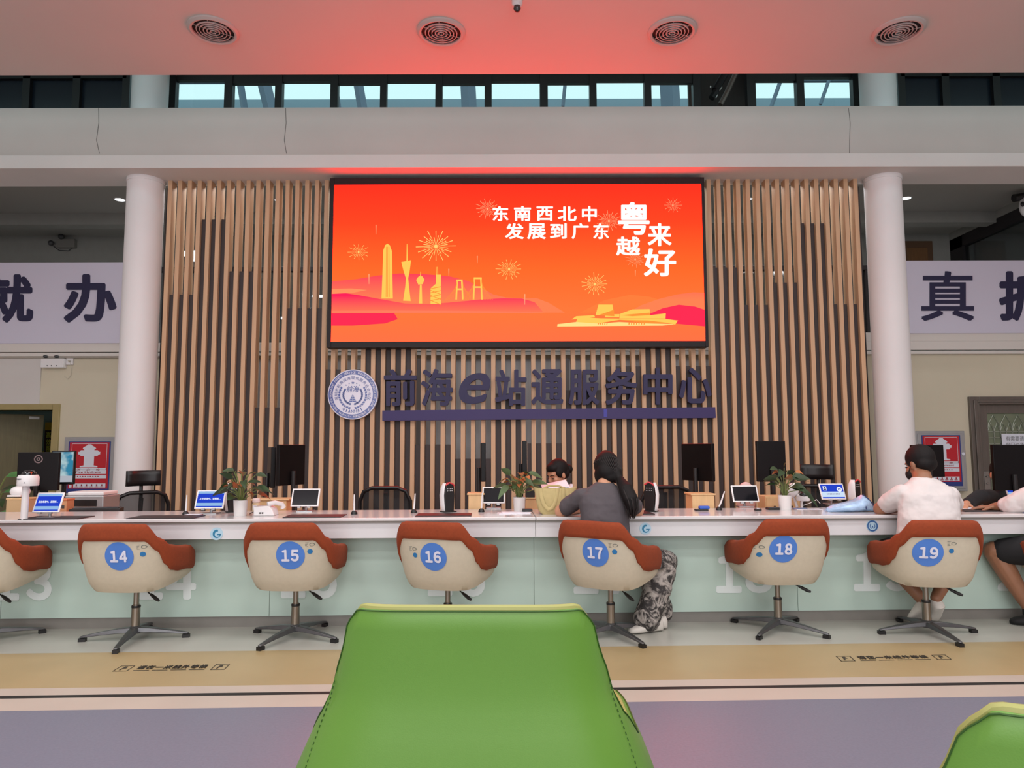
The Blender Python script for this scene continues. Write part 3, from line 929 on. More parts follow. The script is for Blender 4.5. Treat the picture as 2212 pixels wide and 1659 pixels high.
def counter(label, x0, x1, seams, numbers, stickers):
    t = thing('service_counter', label, 'counter', CM @ Vector(((x0 + x1) / 2, 0, 0)), SKEW)
    def mk():
        m = MB()
        m.M = CM.copy()
        return m
    g = .0015
    mk().span(x0 + g, x1 - g, 0, .60, .720, .742).build('worktop', M_WORKTOP, t, bevel=.005, world=True)
    mk().span(x0 + g, x1 - g, .02, .57, .706, .720).build('shadow_gap', M_GROOVE, t, world=True)
    mk().span(x0 + g, x1 - g, A_OFF, .06, .607, .706).build('apron', M_APRON, t, bevel=.002, world=True)
    xs = [x0] + [s for s in seams if x0 < s < x1] + [x1]
    for a, b in zip(xs[:-1], xs[1:]):
        mk().span(a + g, b - g, P_OFF, P_OFF + .02, .072, .70).build('front_panel', M_MINT, t, world=True)
    mk().span(x0 + g, x1 - g, P_OFF + .012, P_OFF + .03, 0, .072).build('kickboard', M_KICK, t, world=True)
    mk().span(x0 + g, x1 - g, .57, .59, 0, .720).build('rear_panel', M_APRON, t, world=True)
    for ch, (xa, xb, ya, yb) in numbers:
        m = MB()
        def pl(u, v, d):
            p = atc(xa + (xb - xa) * u, yb + (ya - yb) * v, P_OFF - .0015)
            q = CMI @ p
            q.y -= d
            return CM @ q
        put(m, ch, pl, .001, .04)
        m.build('numeral', M_FROST, t, 0, world=True)
    for (px_, py_, r, kind) in stickers:
        c = CMI @ atc(px_, py_, A_OFF)
        m = mk()
        m.M = CM @ Matrix.Translation((c.x, A_OFF - .003, c.z))
        R = r * 4.76 / 1530
        m.lathe([(R, .003), (R, 0), (.001, 0)], n=32, ax='y')
        d = m.build('round_sticker', mat('sticker_pale_blue', (176, 206, 222), .25), t, world=True)
        m = MB()
        m.M = CM @ Matrix.Translation((c.x, A_OFF - .0045, c.z))
        if kind == 'G':
            pts_o = [(R * .72 * math.cos(a) * .9 + R * .05, R * .68 * math.sin(a)) for a in [math.radians(x) for x in range(75, 361, 15)]]
            pts_i = [(R * .46 * math.cos(a) * .9 + R * .14, R * .44 * math.sin(a) - R * .06) for a in [math.radians(x) for x in range(75, 361, 15)]]
            n = len(pts_o)
            m.add([(x, 0, z) for x, z in pts_o + pts_i], [(i, i + 1, i + 1 + n, i + n) for i in range(n - 1)])
            m.add([(R * .1, 0, -.02 * R), (R * .72, 0, -.02 * R), (R * .72, 0, -.2 * R), (R * .1, 0, -.2 * R)], [(0, 1, 2, 3)])
            m.build('swoosh_mark', mat('sticker_teal', (34, 120, 158), .3), d, 0, world=True)
        else:
            m.lathe([(R * .9, 0), (R * .68, 0)], n=32, ax='y', caps=False)
            for s in (-1, 1):
                for k in range(5):
                    a = .5 + k * .45
                    m.box((s * R * .42 * math.sin(a), 0, -R * .42 * math.cos(a)), (R * .2, .0004, R * .11), (0, s * a, 0))
            m.add([(0, 0, R * .1), (-R * .16, 0, -R * .25), (R * .16, 0, -R * .25)], [(0, 1, 2)])
            m.build('wreath_mark', mat('sticker_navy', (46, 92, 150), .3), d, 0, world=True)
    return t
seams = [cx(px_, 1260, P_OFF) for px_ in (5, 583, 1722)]
counter('white service counter run with mint panels, left of the seam, numerals 13 to 16', -6.2, SX, seams,
        [('１', (-14, 42, 1214, 1297)), ('３', (57, 112, 1214, 1297)), ('１', (300, 352, 1213, 1295)), ('４', (358, 424, 1213, 1295)), ('１', (607, 660, 1209, 1292)), ('５', (672, 728, 1209, 1293)), ('１', (924, 977, 1206, 1288)), ('６', (992, 1048, 1206, 1289))],
        [(468, 1153, 13, 'G')])
counter('white service counter run with mint panels, right of the seam, numerals 17 to 20', SX, 6.4, seams,
        [('１', (1239, 1293, 1200, 1283)), ('７', (1305, 1362, 1200, 1283)), ('１', (1547, 1602, 1198, 1281)), ('８', (1610, 1669, 1197, 1281)), ('１', (1844, 1901, 1193, 1277)), ('９', (1912, 1974, 1193, 1277)), ('２', (2154, 2210, 1190, 1276)), ('０', (2220, 2280, 1190, 1276))],
        [(1394, 1142, 12.5, 'G'), (1884, 1136, 13, 'E')])
# staff desks behind the counter
for lab, a, b in (('pale wood staff desk behind the left counter run', -6.2, SX), ('pale wood staff desk behind the right counter run', SX, 6.4)):
    t = thing('staff_desk', lab, 'desk', CM @ Vector(((a + b) / 2, .65, 0)), SKEW)
    m = MB(); m.M = CM.copy()
    m.span(a + .01, b - .01, .605, 1.28, .635, .66).build('desktop', M_DESK, t, bevel=.003, world=True)
    for x in (a + .1, (a + b) / 2, b - .1):
        m = MB(); m.M = CM.copy()
        m.span(x - .015, x + .015, .66, 1.26, 0, .635).build('side_panel', M_DESK, t, world=True)

# ------------------------------------------------------------------ tub shells (shared by the orange and the green chairs)
def sg(x, p):
    return math.copysign(abs(x) ** p, x)
def lerp_tab(tab, x):
    for (x0, y0), (x1, y1) in zip(tab[:-1], tab[1:]):
        if x <= x1:
            t = max(0.0, (x - x0) / (x1 - x0))
            t = t * t * (3 - 2 * t)
            return y0 + (y1 - y0) * t
    return tab[-1][1]
def lin_tab(tab, x):
    for (x0, y0), (x1, y1) in zip(tab[:-1], tab[1:]):
        if x <= x1:
            return y0 + (y1 - y0) * max(0.0, (x - x0) / (x1 - x0))
    return tab[-1][1]
class Tub:
    def __init__(s, A, B, Bf, ang, rim, bnd, bot, sc, lean, zl, p=.75):
        s.A, s.B, s.Bf, s.ang, s.rim, s.bnd, s.bot, s.sc, s.lean, s.zl, s.p = A, B, Bf, ang, rim, bnd, bot, sc, lean, zl, p
    def pt(s, phi, z, off=0.0, yoff=0.0):
        k = lin_tab(s.sc, z) * (1 + off / s.A)
        a = math.radians(phi)
        c = math.cos(a)
        return Vector((s.A * k * sg(math.sin(a), s.p), -(s.B if c > 0 else s.Bf) * k * sg(c, s.p) - s.lean * (z - s.zl), z))
    def back_y(s, x, z):
        k = lin_tab(s.sc, z)
        q = min(1.0, abs(x) / (s.A * k)) ** (1 / s.p)
        return -s.B * k * (math.sqrt(max(0, 1 - q * q)) ** s.p) - s.lean * (z - s.zl)
    def phis(s, n):
        return [-s.ang + 2 * s.ang * i / n for i in range(n + 1)]
    def shell(s, n=56, lev=9):
        m = MB()
        rows = []
        for j in range(lev + 1):
            rows.append([s.pt(f, lin_tab(s.bot, abs(f)) + (lerp_tab(s.bnd, abs(f)) + .02 - lin_tab(s.bot, abs(f))) * (1 - j / lev)) for f in s.phis(n)])
        last = rows[-1]
        c = Vector((0, -.02, min(p.z for p in last) - .004))
        for k in (.82, .55, .25):
            rows.append([Vector((p.x * k, c.y + (p.y - c.y) * k, p.z * k * k + c.z * (1 - k * k))) for p in last])
        vs = [p for r in rows for p in r]
        w = n + 1
        fs = [(i * w + j, i * w + j + 1, (i + 1) * w + j + 1, (i + 1) * w + j) for i in range(len(rows) - 1) for j in range(n)]
        fs.append(tuple((len(rows) - 1) * w + j for j in range(w)))
        m.add(vs, fs)
        return m
    def pad(s, n=64, th=.05, bulge=.014, seat=.45):
        m = MB()
        secs = []
        for f in s.phis(n):
            r, b = lerp_tab(s.rim, abs(f)), lerp_tab(s.bnd, abs(f))
            h = r - b
            sec = [s.pt(f, b, -.004), s.pt(f, b + .004, bulge * .7), s.pt(f, b + h * .25, bulge), s.pt(f, b + h * .6, bulge), s.pt(f, r - .018, bulge * .8), s.pt(f, r - .004, bulge * .1), s.pt(f, r, -th * .4), s.pt(f, r - .006, -th * .8), s.pt(f, r - .03, -th * 1.05)]
            zi = min(seat + .02, r - .05)
            sec += [s.pt(f, (r - .03) * .5 + zi * .5, -th * 1.1), s.pt(f, zi, -th * 1.1)]
            q = sec[-1]
            sec += [Vector((q.x * .85, q.y * .85, seat + .012)), Vector((q.x * .4, q.y * .4, seat + .02))]
            secs.append(sec)
        w = len(secs[0])
        vs = [p for q in secs for p in q]
        fs = [(i * w + j, i * w + j + 1, (i + 1) * w + j + 1, (i + 1) * w + j) for i in range(len(secs) - 1) for j in range(w - 1)]
        # close the two arm fronts and the seat
        fs.append(tuple(range(w)))
        fs.append(tuple((len(secs) - 1) * w + j for j in range(w - 1, -1, -1)))
        fs.append(tuple(i * w + w - 1 for i in range(len(secs))))
        m.add(vs, fs)
        return m
OT = Tub(A=.292, B=.285, Bf=.40, ang=114,
         rim=[(0, .750), (33, .746), (56, .655), (74, .606), (97, .580), (108, .545), (114, .470)],
         bnd=[(0, .644), (32, .640), (50, .578), (64, .488), (77, .443), (92, .424), (114, .408)],
         bot=[(0, .325), (50, .325), (85, .350), (114, .388)],
         sc=[(.31, .70), (.335, .80), (.39, .88), (.46, .93), (.54, .97), (.66, 1.0), (.78, .985)], lean=.10, zl=.55, p=.70)
M_ORANGE = mat('orange_wool', (140, 58, 24), .9, vary=.08, scale=60, bump=.25, bscale=500)
M_CREAM = mat('cream_shell_fabric', (194, 184, 164), .75, vary=.03, scale=40, bump=.08, bscale=500)
M_ALU = mat('grey_aluminium', (104, 104, 106), .38, metal=.8, vary=.1, scale=20)
M_CHROME = mat('worn_chrome', (150, 142, 132), .3, metal=1.0, vary=.12, scale=15, stretch=(1, 1, .3))
M_STBLUE = mat('sticker_blue', (74, 122, 200), .4, vary=.03)
M_STWHITE = mat('sticker_white_print', (216, 216, 232), .5)
M_STTEAL = mat('sticker_teal_dot', (34, 110, 166), .4)
M_INK = mat('printed_ink', (70, 84, 84), .6)
ch0 = thing('swivel_chair', 'cream and orange swivel tub chair with number 14 sticker', 'chair', (0, 0, 0), 0, 'numbered swivel chairs at the counter')
OT.shell().build('seat_shell', M_CREAM, ch0, 50)
OT.pad().build('upholstery', M_ORANGE, ch0, 60)
MB().box((0, .0, .318), (.085, .10, .028)).build('mechanism', M_BLACK, ch0, bevel=.006)
m = MB()
m.lathe([(.026, .05), (.026, .20), (.021, .205), (.021, .215), (.017, .216), (.017, .31)], n=24)
m.build('gas_column', M_CHROME, ch0)
MB().lathe([(.0265, .196), (.0275, .20), (.0275, .207), (.0265, .21)], n=24).build('collar', M_BLACK, ch0)
m = MB()
m.tube([(.03, -.01, .322), (.07, -.03, .318), (.11, -.05, .295), (.125, -.055, .287)], .004, 8)
m.tube([(.12, -.052, .290), (.14, -.06, .280), (.17, -.07, .264), (.19, -.078, .256)], [.007, .010, .011, .007], 10)
m.build('height_lever', M_BLACK, ch0)
def leg_mesh():
    m = MB()
    rings = []
    for t, w, h, z in ((0.0, .030, .022, .060), (.25, .028, .020, .056), (.6, .021, .014, .044), (.92, .015, .009, .030), (1.0, .012, .007, .026)):
        y = -.015 - t * .305
        rings.append([(w, y, z - h * .6), (w * .7, y, z + h * .8), (-w * .7, y, z + h * .8), (-w, y, z - h * .6)])
    m.loft(rings)
    return m
lm = leg_mesh().mesh('leg', M_ALU)
fm = MB().box((0, -.305, .0105), (.030, .042, .021)).mesh('foot_pad', M_BLACK)
for k in range(4):
    lg = bpy.data.objects.new('leg', lm)
    COL.objects.link(lg)
    lg.parent = ch0
    lg.rotation_euler = (0, 0, k * PI / 2)
    bv = lg.modifiers.new('bevel', 'BEVEL'); bv.width = .004; bv.segments = 2
    ft = bpy.data.objects.new('foot_pad', fm)
    COL.objects.link(ft)
    ft.parent = lg
MB().lathe([(.034, .04), (.036, .055), (.034, .078), (.026, .085)], n=24).build('hub', M_ALU, ch0)

def on_back(tub, root, px, py):
    """Local (x, z) of the photo position on the shell's back."""
    Mi = wm(root).inverted()
    o, d = Mi @ Vector((0, 0, CAM_Z)), (Mi.to_3x3() @ ray(px, py))
    y = -.28
    for _ in range(30):
        t = (y - o.y) / d.y
        p = o + d * t
        y = tub.back_y(p.x, p.z)
    return p.x, p.z
def back_patch(m, tub, x, z, f, lift=.0025):
    vs, fs = f
    k = len(m.v)
    m.add([(x + a, tub.back_y(x + a, z + b) - lift, z + b) for a, b in vs], fs)
def disc_mesh(r, rings=5, n=36, sx=1.0):
    vs = [(0, 0)]
    for i in range(1, rings + 1):
        vs += [(r * sx * i / rings * math.cos(2 * PI * k / n), r * i / rings * math.sin(2 * PI * k / n)) for k in range(n)]
    fs = [(0, 1 + k, 1 + (k + 1) % n) for k in range(n)]
    for i in range(rings - 1):
        a = 1 + i * n
        fs += [(a + k, a + n + k, a + n + (k + 1) % n, a + (k + 1) % n) for k in range(n)]
    return vs, fs
LEGS = {}
def dress_chair(c, digits, num, dot, card):
    xn, zn = on_back(OT, c, *num)
    r = .086
    m = MB(); back_patch(m, OT, xn, zn, disc_mesh(r))
    d = m.build('number_sticker', M_STBLUE, c)
    m = MB()
    for ch, u0 in zip(digits, (-.052, .004)):
        put(m, ch, lambda u, v, d_: (xn + u0 + .048 * u, OT.back_y(xn + u0 + .048 * u, zn - .036 + .072 * v) - .0045 - d_, zn - .036 + .072 * v), 0, .045)
    m.build('numerals', M_STWHITE, d, 0)
    xd, zd = on_back(OT, c, *dot)
    m = MB(); back_patch(m, OT, xd, zd, disc_mesh(.015, 2, 20))
    m.build('dot_sticker', M_STTEAL, c)
    xk, zk = on_back(OT, c, *card)
    m = MB()
    for k, (w, x) in enumerate(((.022, -.02), (.016, -.022), (.012, -.024), (.018, -.021))):
        z = zk + .012 - k * .008
        m.add([(xk + x - w / 2, OT.back_y(xk + x, z) - .003, z), (xk + x + w / 2, OT.back_y(xk + x, z) - .003, z + .002), (xk + x + w / 2, OT.back_y(xk + x, z) - .003, z + .004), (xk + x - w / 2, OT.back_y(xk + x, z) - .003, z + .002)], [(0, 1, 2, 3)])
    ring = [(.015 * (1 + .15 * math.cos(3 * a)) * math.cos(a) + .008, .010 * math.sin(a) + .002) for a in [2 * PI * q / 14 for q in range(14)]]
    rin = [(x * .8 + .0016, y * .8) for x, y in ring]
    m.add([(xk + x, OT.back_y(xk + x, zk + z) - .003, zk + z) for x, z in ring + rin], [(i, (i + 1) % 14, (i + 1) % 14 + 14, i + 14) for i in range(14)])
    m.build('notice_print', M_INK, c, 0)
CH = [  # pole position on the floor, facing, leg angle, digits, sticker / dot / notice positions
    (-34, 1386, 2, .73, '１３', None), (291, 1381, -5, .16, '１４', ((257, 1202), (309, 1197), (308, 1182))), (637, 1377, -4, 1.17, '１５', ((627, 1200), (670, 1191), (671, 1177))),
    (967, 1375, -20, .5, '１６', ((936, 1203), (897, 1199), (893, 1186))), (1320, 1374, -34, .52, '１７', ((1286, 1194), (1328, 1192), (1326, 1179))), (1682, 1361, 4, .83, '１８', ((1693, 1186), (1640, 1198), (1641, 1182))),
    (2004, 1368, -5, .05, '１９', ((2006, 1194), (2055, 1190), (2057, 1175))), (2345, 1368, -4, .4, '２０', None)]
LAB = {'１３': 'cream and orange swivel chair cut off by the left edge', '１４': 'cream and orange swivel chair with number 14 sticker', '１５': 'cream and orange swivel chair with number 15 sticker', '１６': 'cream and orange swivel chair with number 16 sticker', '１７': 'cream and orange swivel chair with number 17 sticker, a woman sitting on it', '１８': 'empty cream and orange swivel chair with number 18 sticker', '１９': 'cream and orange swivel chair with number 19 sticker, a man in white on it', '２０': 'orange and cream swivel chair just showing an arm at the right edge'}
CHAIR = {}
base0 = kids(ch0)
protos = ch0
for i, (px_, py_, rz, la, dg_, st) in enumerate(CH):
    p = at(px_, py_, Z=0)
    c = dup(protos, (p.x, p.y, 0), math.radians(rz) + SKEW, LAB[dg_])
    for k_ in kids(c):
        if k_.name.startswith('leg'):
            k_.rotation_euler.z += la - math.radians(rz) - SKEW
    CHAIR[dg_] = c
for o in base0:
    for g in kids(o):
        bpy.data.objects.remove(g)
    bpy.data.objects.remove(o)
bpy.data.objects.remove(ch0)
for (px_, py_, rz, la, dg_, st) in CH:
    if st:
        dress_chair(CHAIR[dg_], dg_, *st)

# ------------------------------------------------------------------ green tub chairs in front of the camera
M_GREEN = mat('green_leatherette', (98, 142, 54), .42, vary=.03, scale=2.5, bump=.06, bscale=350)
M_GREENR = mat('green_piping', (158, 158, 92), .5)
M_SEAM = mat('dark_green_seam', (48, 84, 24), .6)
GT = Tub(A=.325, B=.25, Bf=.42, ang=112,
         rim=[(0, .846), (40, .843), (50, .815), (60, .72), (72, .575), (86, .50), (112, .47)],
         bnd=[(0, .40), (112, .40)], bot=[(0, .40), (112, .40)],
         sc=[(.30, 1.42), (.42, 1.34), (.53, 1.20), (.64, 1.05), (.74, 1.0), (.86, .965)], lean=.22, zl=.55, p=.55)
def green_chair(label, x, y, rz):
    t = thing('tub_chair', label, 'chair', (x, y, 0), rz, 'green tub chairs in the waiting area')
    m = MB()
    n, lev = 64, 12
    ph = GT.phis(n)
    rows = [[GT.pt(f, .30 + (lerp_tab(GT.rim, abs(f)) - .006 - .30) * j / lev, .004 * math.sin(PI * j / lev)) for f in ph] for j in range(lev + 1)]
    rows.append([GT.pt(f, lerp_tab(GT.rim, abs(f)), -.008) for f in ph])
    rows.append([GT.pt(f, lerp_tab(GT.rim, abs(f)) - .004, -.034) for f in ph])
    rows.append([GT.pt(f, max(.44, lerp_tab(GT.rim, abs(f)) - .03), -.045) for f in ph])
    rows.append([GT.pt(f, .44, -.05) for f in ph])
    w = n + 1
    vs = [p for r in rows for p in r]
    m.add(vs, [(i * w + j, i * w + j + 1, (i + 1) * w + j + 1, (i + 1) * w + j) for i in range(len(rows) - 1) for j in range(n)] + [tuple(j for j in range(w - 1, -1, -1)), tuple(i * w for i in range(len(rows))), tuple(i * w + n for i in range(len(rows) - 1, -1, -1))])
    m.build('shell', M_GREEN, t, 60)
    MB().box((0, .05, .45), (.50, .46, .09)).build('seat_cushion', M_GREEN, t, bevel=.03, seg=4)
    m = MB()
    m.tube([GT.pt(f, lerp_tab(GT.rim, abs(f)) - .0005, -.014) for f in ph], .0085, 8)
    m.build('piping', M_GREENR, t)
    m = MB()
    m.tube([GT.pt(f, lerp_tab(GT.rim, abs(f)) - .005, .0012) for f in ph], .0016, 6)
    for s in (-1, 1):
        pts = [GT.pt(s * (62 - 12 * k / 10), .66 - .36 * k / 10, .0035 + .001) for k in range(11)]
        for k in range(10):
            for q in range(3):
                a, b = pts[k].lerp(pts[k + 1], q / 3 + .05), pts[k].lerp(pts[k + 1], q / 3 + .22)
                m.tube([a, b], .0014, 5)
    m.build('stitching', M_SEAM, t)
    MB().box((0, .04, .36), (.40, .38, .10)).build('underframe', M_BLACK, t)
    for sx_ in (-1, 1):
        for sy_ in (-1, 1):
            MB().cyl((sx_ * .16, .04 + sy_ * .15, .33), (sx_ * .22, .04 + sy_ * .21, 0), .016, .012).build('leg', M_STEEL, t)
    return t
p = at(1018, 1312, Y=1.62)
green_chair('bright green tub chair seen from behind, centre of the front row', p.x, 1.57 + .33, math.radians(-1))
p = at(2640, 1510, Y=.95)
green_chair('bright green tub chair cut off by the lower right corner', p.x, .95 + .31, math.radians(-3))
# ------------------------------------------------------------------ wall fittings
M_SILVER = mat('silver_cabinet', (168, 168, 170), .35, metal=.5, vary=.04)
M_RED = mat('hydrant_red', (190, 24, 40), .4)
M_PBLUE = mat('poster_blue', (38, 56, 128), .4)
M_PWHITE = mat('poster_white', (220, 222, 234), .45)
def hydrant(label, fr, po, lock_left):
    Y = WY - .10
    def R(xa, xb, ya, yb, y):
        a, b = at(xa, ya, Y=y), at(xb, yb, Y=y)
        return a.x, b.x, b.z, a.z
    x0, x1, z0, z1 = R(*fr, Y)
    t = thing('hydrant_cabinet', label, 'hydrant cabinet', ((x0 + x1) / 2, Y, z0))
    MB().span(x0, x1, Y, WY - .002, z0, z1).build('box', M_SILVER, t, bevel=.006, world=True)
    MB().span(x0 + .035, x1 - .035, Y - .012, Y, z0 + .035, z1 - .035).build('door', M_SILVER, t, bevel=.004, world=True)
    m = MB()
    lx = x0 + .06 if lock_left else x1 - .045
    m.cyl((lx, Y - .02, (z0 + z1) / 2 + .1), (lx, Y - .012, (z0 + z1) / 2 + .1), .022)
    m.build('lock', M_PWHITE, t, world=True)
    a0, a1, c0, c1 = R(*po, Y - .012)
    w, h = a1 - a0, c1 - c0
    y = Y - .0125
    d = MB().span(a0, a1, y - .003, y, c0, c1).build('poster', M_PBLUE, t, 0, world=True)
    def q(m, u0, u1, v0, v1, k):
        m.span(a0 + w * u0, a0 + w * u1, y - .003 - .0006 * k, y - .003, c0 + h * v0, c0 + h * v1)
        return m
    q(MB(), .03, .97, .085, .985, 1).build('red_ground', M_RED, d, 0, world=True)
    m = MB()
    q(m, .08, .92, .955, .962, 2); q(m, .08, .92, .45, .455, 2); q(m, .08, .088, .45, .96, 2); q(m, .912, .92, .45, .96, 2)
    m.build('border_line', M_PWHITE, d, 0, world=True)
    m = MB()
    q(m, .08, .92, .37, .485, 2); q(m, .07, .93, .285, .35, 2); q(m, .16, .92, .105, .185, 2); q(m, .06, .12, .105, .16, 2)
    m.build('white_panel', M_PWHITE, d, 0, world=True)
    out = [(.29, .50), (.71, .50), (.71, .525), (.62, .535), (.62, .72), (.70, .72), (.73, .75), (.76, .75), (.76, .80), (.73, .80), (.70, .83), (.62, .83), (.62, .845), (.66, .86), (.645, .885), (.56, .925), (.54, .945), (.46, .945), (.44, .925), (.355, .885), (.34, .86), (.38, .845), (.38, .83), (.30, .83), (.27, .80), (.24, .80), (.24, .75), (.27, .75), (.30, .72), (.38, .72), (.38, .535), (.29, .525)]
    MB().prism([(a0 + w * u, c0 + h * v) for u, v in out], y - .0045, y - .003).build('hydrant_symbol', M_PWHITE, d, 0, world=True)
    m = MB()
    def tx(s, u0, u1, v0, v1, b=.01):
        put(m, s, lambda u, v, dd: (a0 + w * (u0 + (u1 - u0) * u), y - .0048 - dd, c0 + h * (v0 + (v1 - v0) * v)), 0, b, res=2)
    tx('消', .22, .31, .43, .475); tx('火', .45, .54, .43, .475); tx('栓', .68, .77, .43, .475)
    tx('Fire Hydrant', .2, .8, .378, .425, .02)
    for k in range(9):
        q(m, .24 + k * .06, .27 + k * .06, .312, .33, 4)
    for k in range(6):
        q(m, .19 + k * .12, .27 + k * .12, .115, .128, 4); q(m, .22 + k * .12, .25 + k * .12, .135, .17, 4)
    m.build('print', mat('poster_print_red', (150, 30, 44), .5), d, 0, world=True)
    return t
hydrant('silver hydrant cabinet with red hydrant poster left of the left column', (140, 249, 944, 1075), (149, 234.5, 954, 1065), True)
hydrant('silver hydrant cabinet with red hydrant poster right of the right column', (1976, 2091, 931, 1061), (1990, 2080, 940, 1050), False)
# emergency lamp unit, socket and box on the left wall
def wallbox(name, label, cat, px_, Y, mats, extra=None):
    a, b = at(px_[0], px_[2], Y=Y), at(px_[1], px_[3], Y=Y)
    t = thing(name, label, cat, ((a.x + b.x) / 2, Y, b.z))
    MB().span(a.x, b.x, Y, Y + .09, b.z, a.z).build('body', mats, t, bevel=.006, world=True)
    return t, a, b
t, a, b = wallbox('emergency_lamp', 'white twin emergency lamp box under the pipe left of the left column', 'emergency lamp', (88, 136, 774, 794), WY - .09, M_WHITEP)
for px_ in (98, 122):
    p = at(px_, 770, Y=WY - .07)
    MB().ell(p, (.03, .03, .022)).build('lamp_head', M_DGREY, t, world=True)
m = MB()
for px_ in (102, 111, 122):
    p = at(px_, 790, Y=WY - .092); m.cyl(p, p + Vector((0, -.004, 0)), .007)
m.build('indicator', M_DGREY, t, world=True)
t, a, b = wallbox('wall_socket', 'small white wall socket beside the emergency lamp box', 'socket', (143, 157, 773, 788), WY - .03, M_WHITEP)
m = MB()
p = at(150, 780, Y=WY - .04)
m.cyl(p, p + Vector((0, -.02, 0)), .014)
m.tube([p, at(154, 792, Y=WY - .03), at(153, 810, Y=WY - .02), at(146, 819, Y=WY - .015), at(139, 812, Y=WY - .015)], .003, 6)
m.build('plug_cord', mat('cream_cord', (190, 182, 170), .5), t, world=True)
t, a, b = wallbox('emergency_lamp', 'grey twin emergency lamp box high on the gallery wall left', 'emergency lamp', (122, 160, 516, 534), GY - .09, mat('grey_lamp_box', (120, 118, 112), .5))
for px_, py_ in ((132, 511), (110, 525)):
    MB().ell(at(px_, py_, Y=GY - .1), (.05, .05, .05)).build('lamp_head', M_DGREY, t, world=True)
m = MB(); m.tube([at(116, 532, Y=GY - .03), at(128, 541, Y=GY - .03), at(148, 542, Y=GY - .03), at(158, 533, Y=GY - .03)], .008, 6)
m.build('cord', M_DGREY, t, world=True)
# projector-like camera up on the right gallery frame
t = thing('gallery_camera', 'black bracket with white camera head at the upper right edge', 'camera', at(2205, 435, Y=10.5))
m = MB(); m.tube([at(2190, 428, Y=10.4), at(2225, 422, Y=10.4), at(2290, 418, Y=10.4)], .06, 8)
m.tube([at(2240, 412, Y=10.4), Vector((at(2240, 412, Y=10.4).x, 10.4, 5.02))], .02, 8); m.build('bracket', M_BLACK, t, world=True)
m = MB(); m.ell(at(2216, 446, Y=10.38), (.09, .08, .16)); m.build('head', M_WHITEP, t, world=True)
m = MB(); m.ell(at(2209, 441, Y=10.3), (.03, .02, .04)); m.build('lens', M_BLACK, t, world=True)

# ------------------------------------------------------------------ doors
M_DOORW = mat('khaki_door_frame', (158, 142, 96), .45, vary=.05)
M_OLIVE = mat('olive_door_leaf', (104, 94, 58), .45, vary=.10, scale=5, stretch=(8, 8, .6))
dm = MB()
fx = at(130, 900, Y=WY).x
fz = at(60, 873, Y=WY).z
dm.span(DLX1, fx, WY - .03, WY + .16, 0, fz)
dm.span(DLX0, DLX1, WY - .03, WY + .16, DLZ, fz)
dm.span(DLX0 - .1, DLX0, WY - .03, WY + .16, 0, fz)
d1 = struct('door_1', dm, M_DOORW, bevel=.008)
hx, hy = DLX0, WY + .10
ang = math.radians(38)
lf = MB()
lf.M = Matrix.Translation((hx, hy, 0)) @ Matrix.Rotation(ang, 4, 'Z')
wd = (at(93, 930, Y=11.0).x - hx) / math.cos(ang) * 1.0
lf.span(0, wd, 0, .045, 0.01, DLZ - .03)
o = lf.build('leaf', M_OLIVE, d1, bevel=.004)
lf = MB()
lf.M = Matrix.Translation((hx, hy, 0)) @ Matrix.Rotation(ang, 4, 'Z')
lf.span(wd - .19, wd - .06, -.012, 0, DLZ - .10, DLZ - .06)
lf.build('door_closer', M_STEEL, d1)
struct('wall_room', MB().span(DLX0 - 2, DLX1 + .8, 12.2, 12.3, 0, Z_TR0), mat('pale_blue_room_wall', (150, 166, 166), .8))
struct('ceiling_room', MB().span(DLX0 - 2, DLX1 + .8, WY + .15, 12.3, Z_TR0 - .05, Z_TR0), M_GREYWALL)
struct('wall_room_side', MB().span(DLX1 + .8, DLX1 + .9, WY + .15, 12.3, 0, Z_TR0), M_GREYWALL)
pn = thing('pennant', 'dark red silk pennant with yellow characters seen through the open door', 'pennant', at(103, 950, Y=12.19))
a, b = at(92, 914, Y=12.1), at(121, 1010, Y=12.1)
MB().span(a.x, b.x, 12.17, 12.198, b.z, a.z).build('cloth', mat('maroon_silk', (70, 22, 26), .5), pn, 0, world=True)
a, b = at(91, 912, Y=12.06), at(122, 929, Y=12.06)
MB().span(a.x, b.x, 12.14, 12.168, b.z, a.z).build('yellow_top', mat('yellow_silk', (226, 176, 30), .5), pn, 0, world=True)
M_YEL = mat('yellow_print', (220, 206, 60), .5)
for k, ch in enumerate('高效服务'):
    m = MB(); put(m, ch, pxrect(100, 110, 933 + k * 15, 946 + k * 15, 12.16), .002, .02)
    m.build('character', M_YEL, pn, 0, world=True)
m = MB()
for k in range(4):
    m.box(at(93.5, 976 + 5 * k, Y=12.16), (.02, .002, .03))
m.build('small_print', M_YEL, pn, 0, world=True)
# metal door on the right
M_GDOOR = mat('bronze_grey_door', (108, 100, 94), .35, metal=.45, vary=.08, scale=4, stretch=(8, 8, 1))
M_LEAD = mat('lead_came', (150, 156, 142), .4, metal=.5)
dm = MB()
fx0, fz = at(2092, 900, Y=WY).x, at(2150, 857, Y=WY).z
dm.span(fx0, DRX0, WY - .05, WY + .16, 0, fz)
dm.span(DRX0, DRX1, WY - .05, WY + .16, DRZ, fz)
dm.span(DRX1, DRX1 + .1, WY - .05, WY + .16, 0, fz)
dm.span(fx0 + .05, DRX0 - .04, WY - .07, WY - .05, 0, fz - .05)
dm.span(DRX0 - .04, DRX1, WY - .07, WY - .05, DRZ + .03, fz - .05)
d2 = struct('door_2', dm, M_GDOOR, bevel=.006)
gx0, gz = at(2135, 900, Y=WY).x, at(2160, 893, Y=WY).z
gx1 = DRX1 - .14
m = MB()
m.span(DRX0, gx0, WY + .02, WY + .07, 0, DRZ); m.span(gx1, DRX1, WY + .02, WY + .07, 0, DRZ)
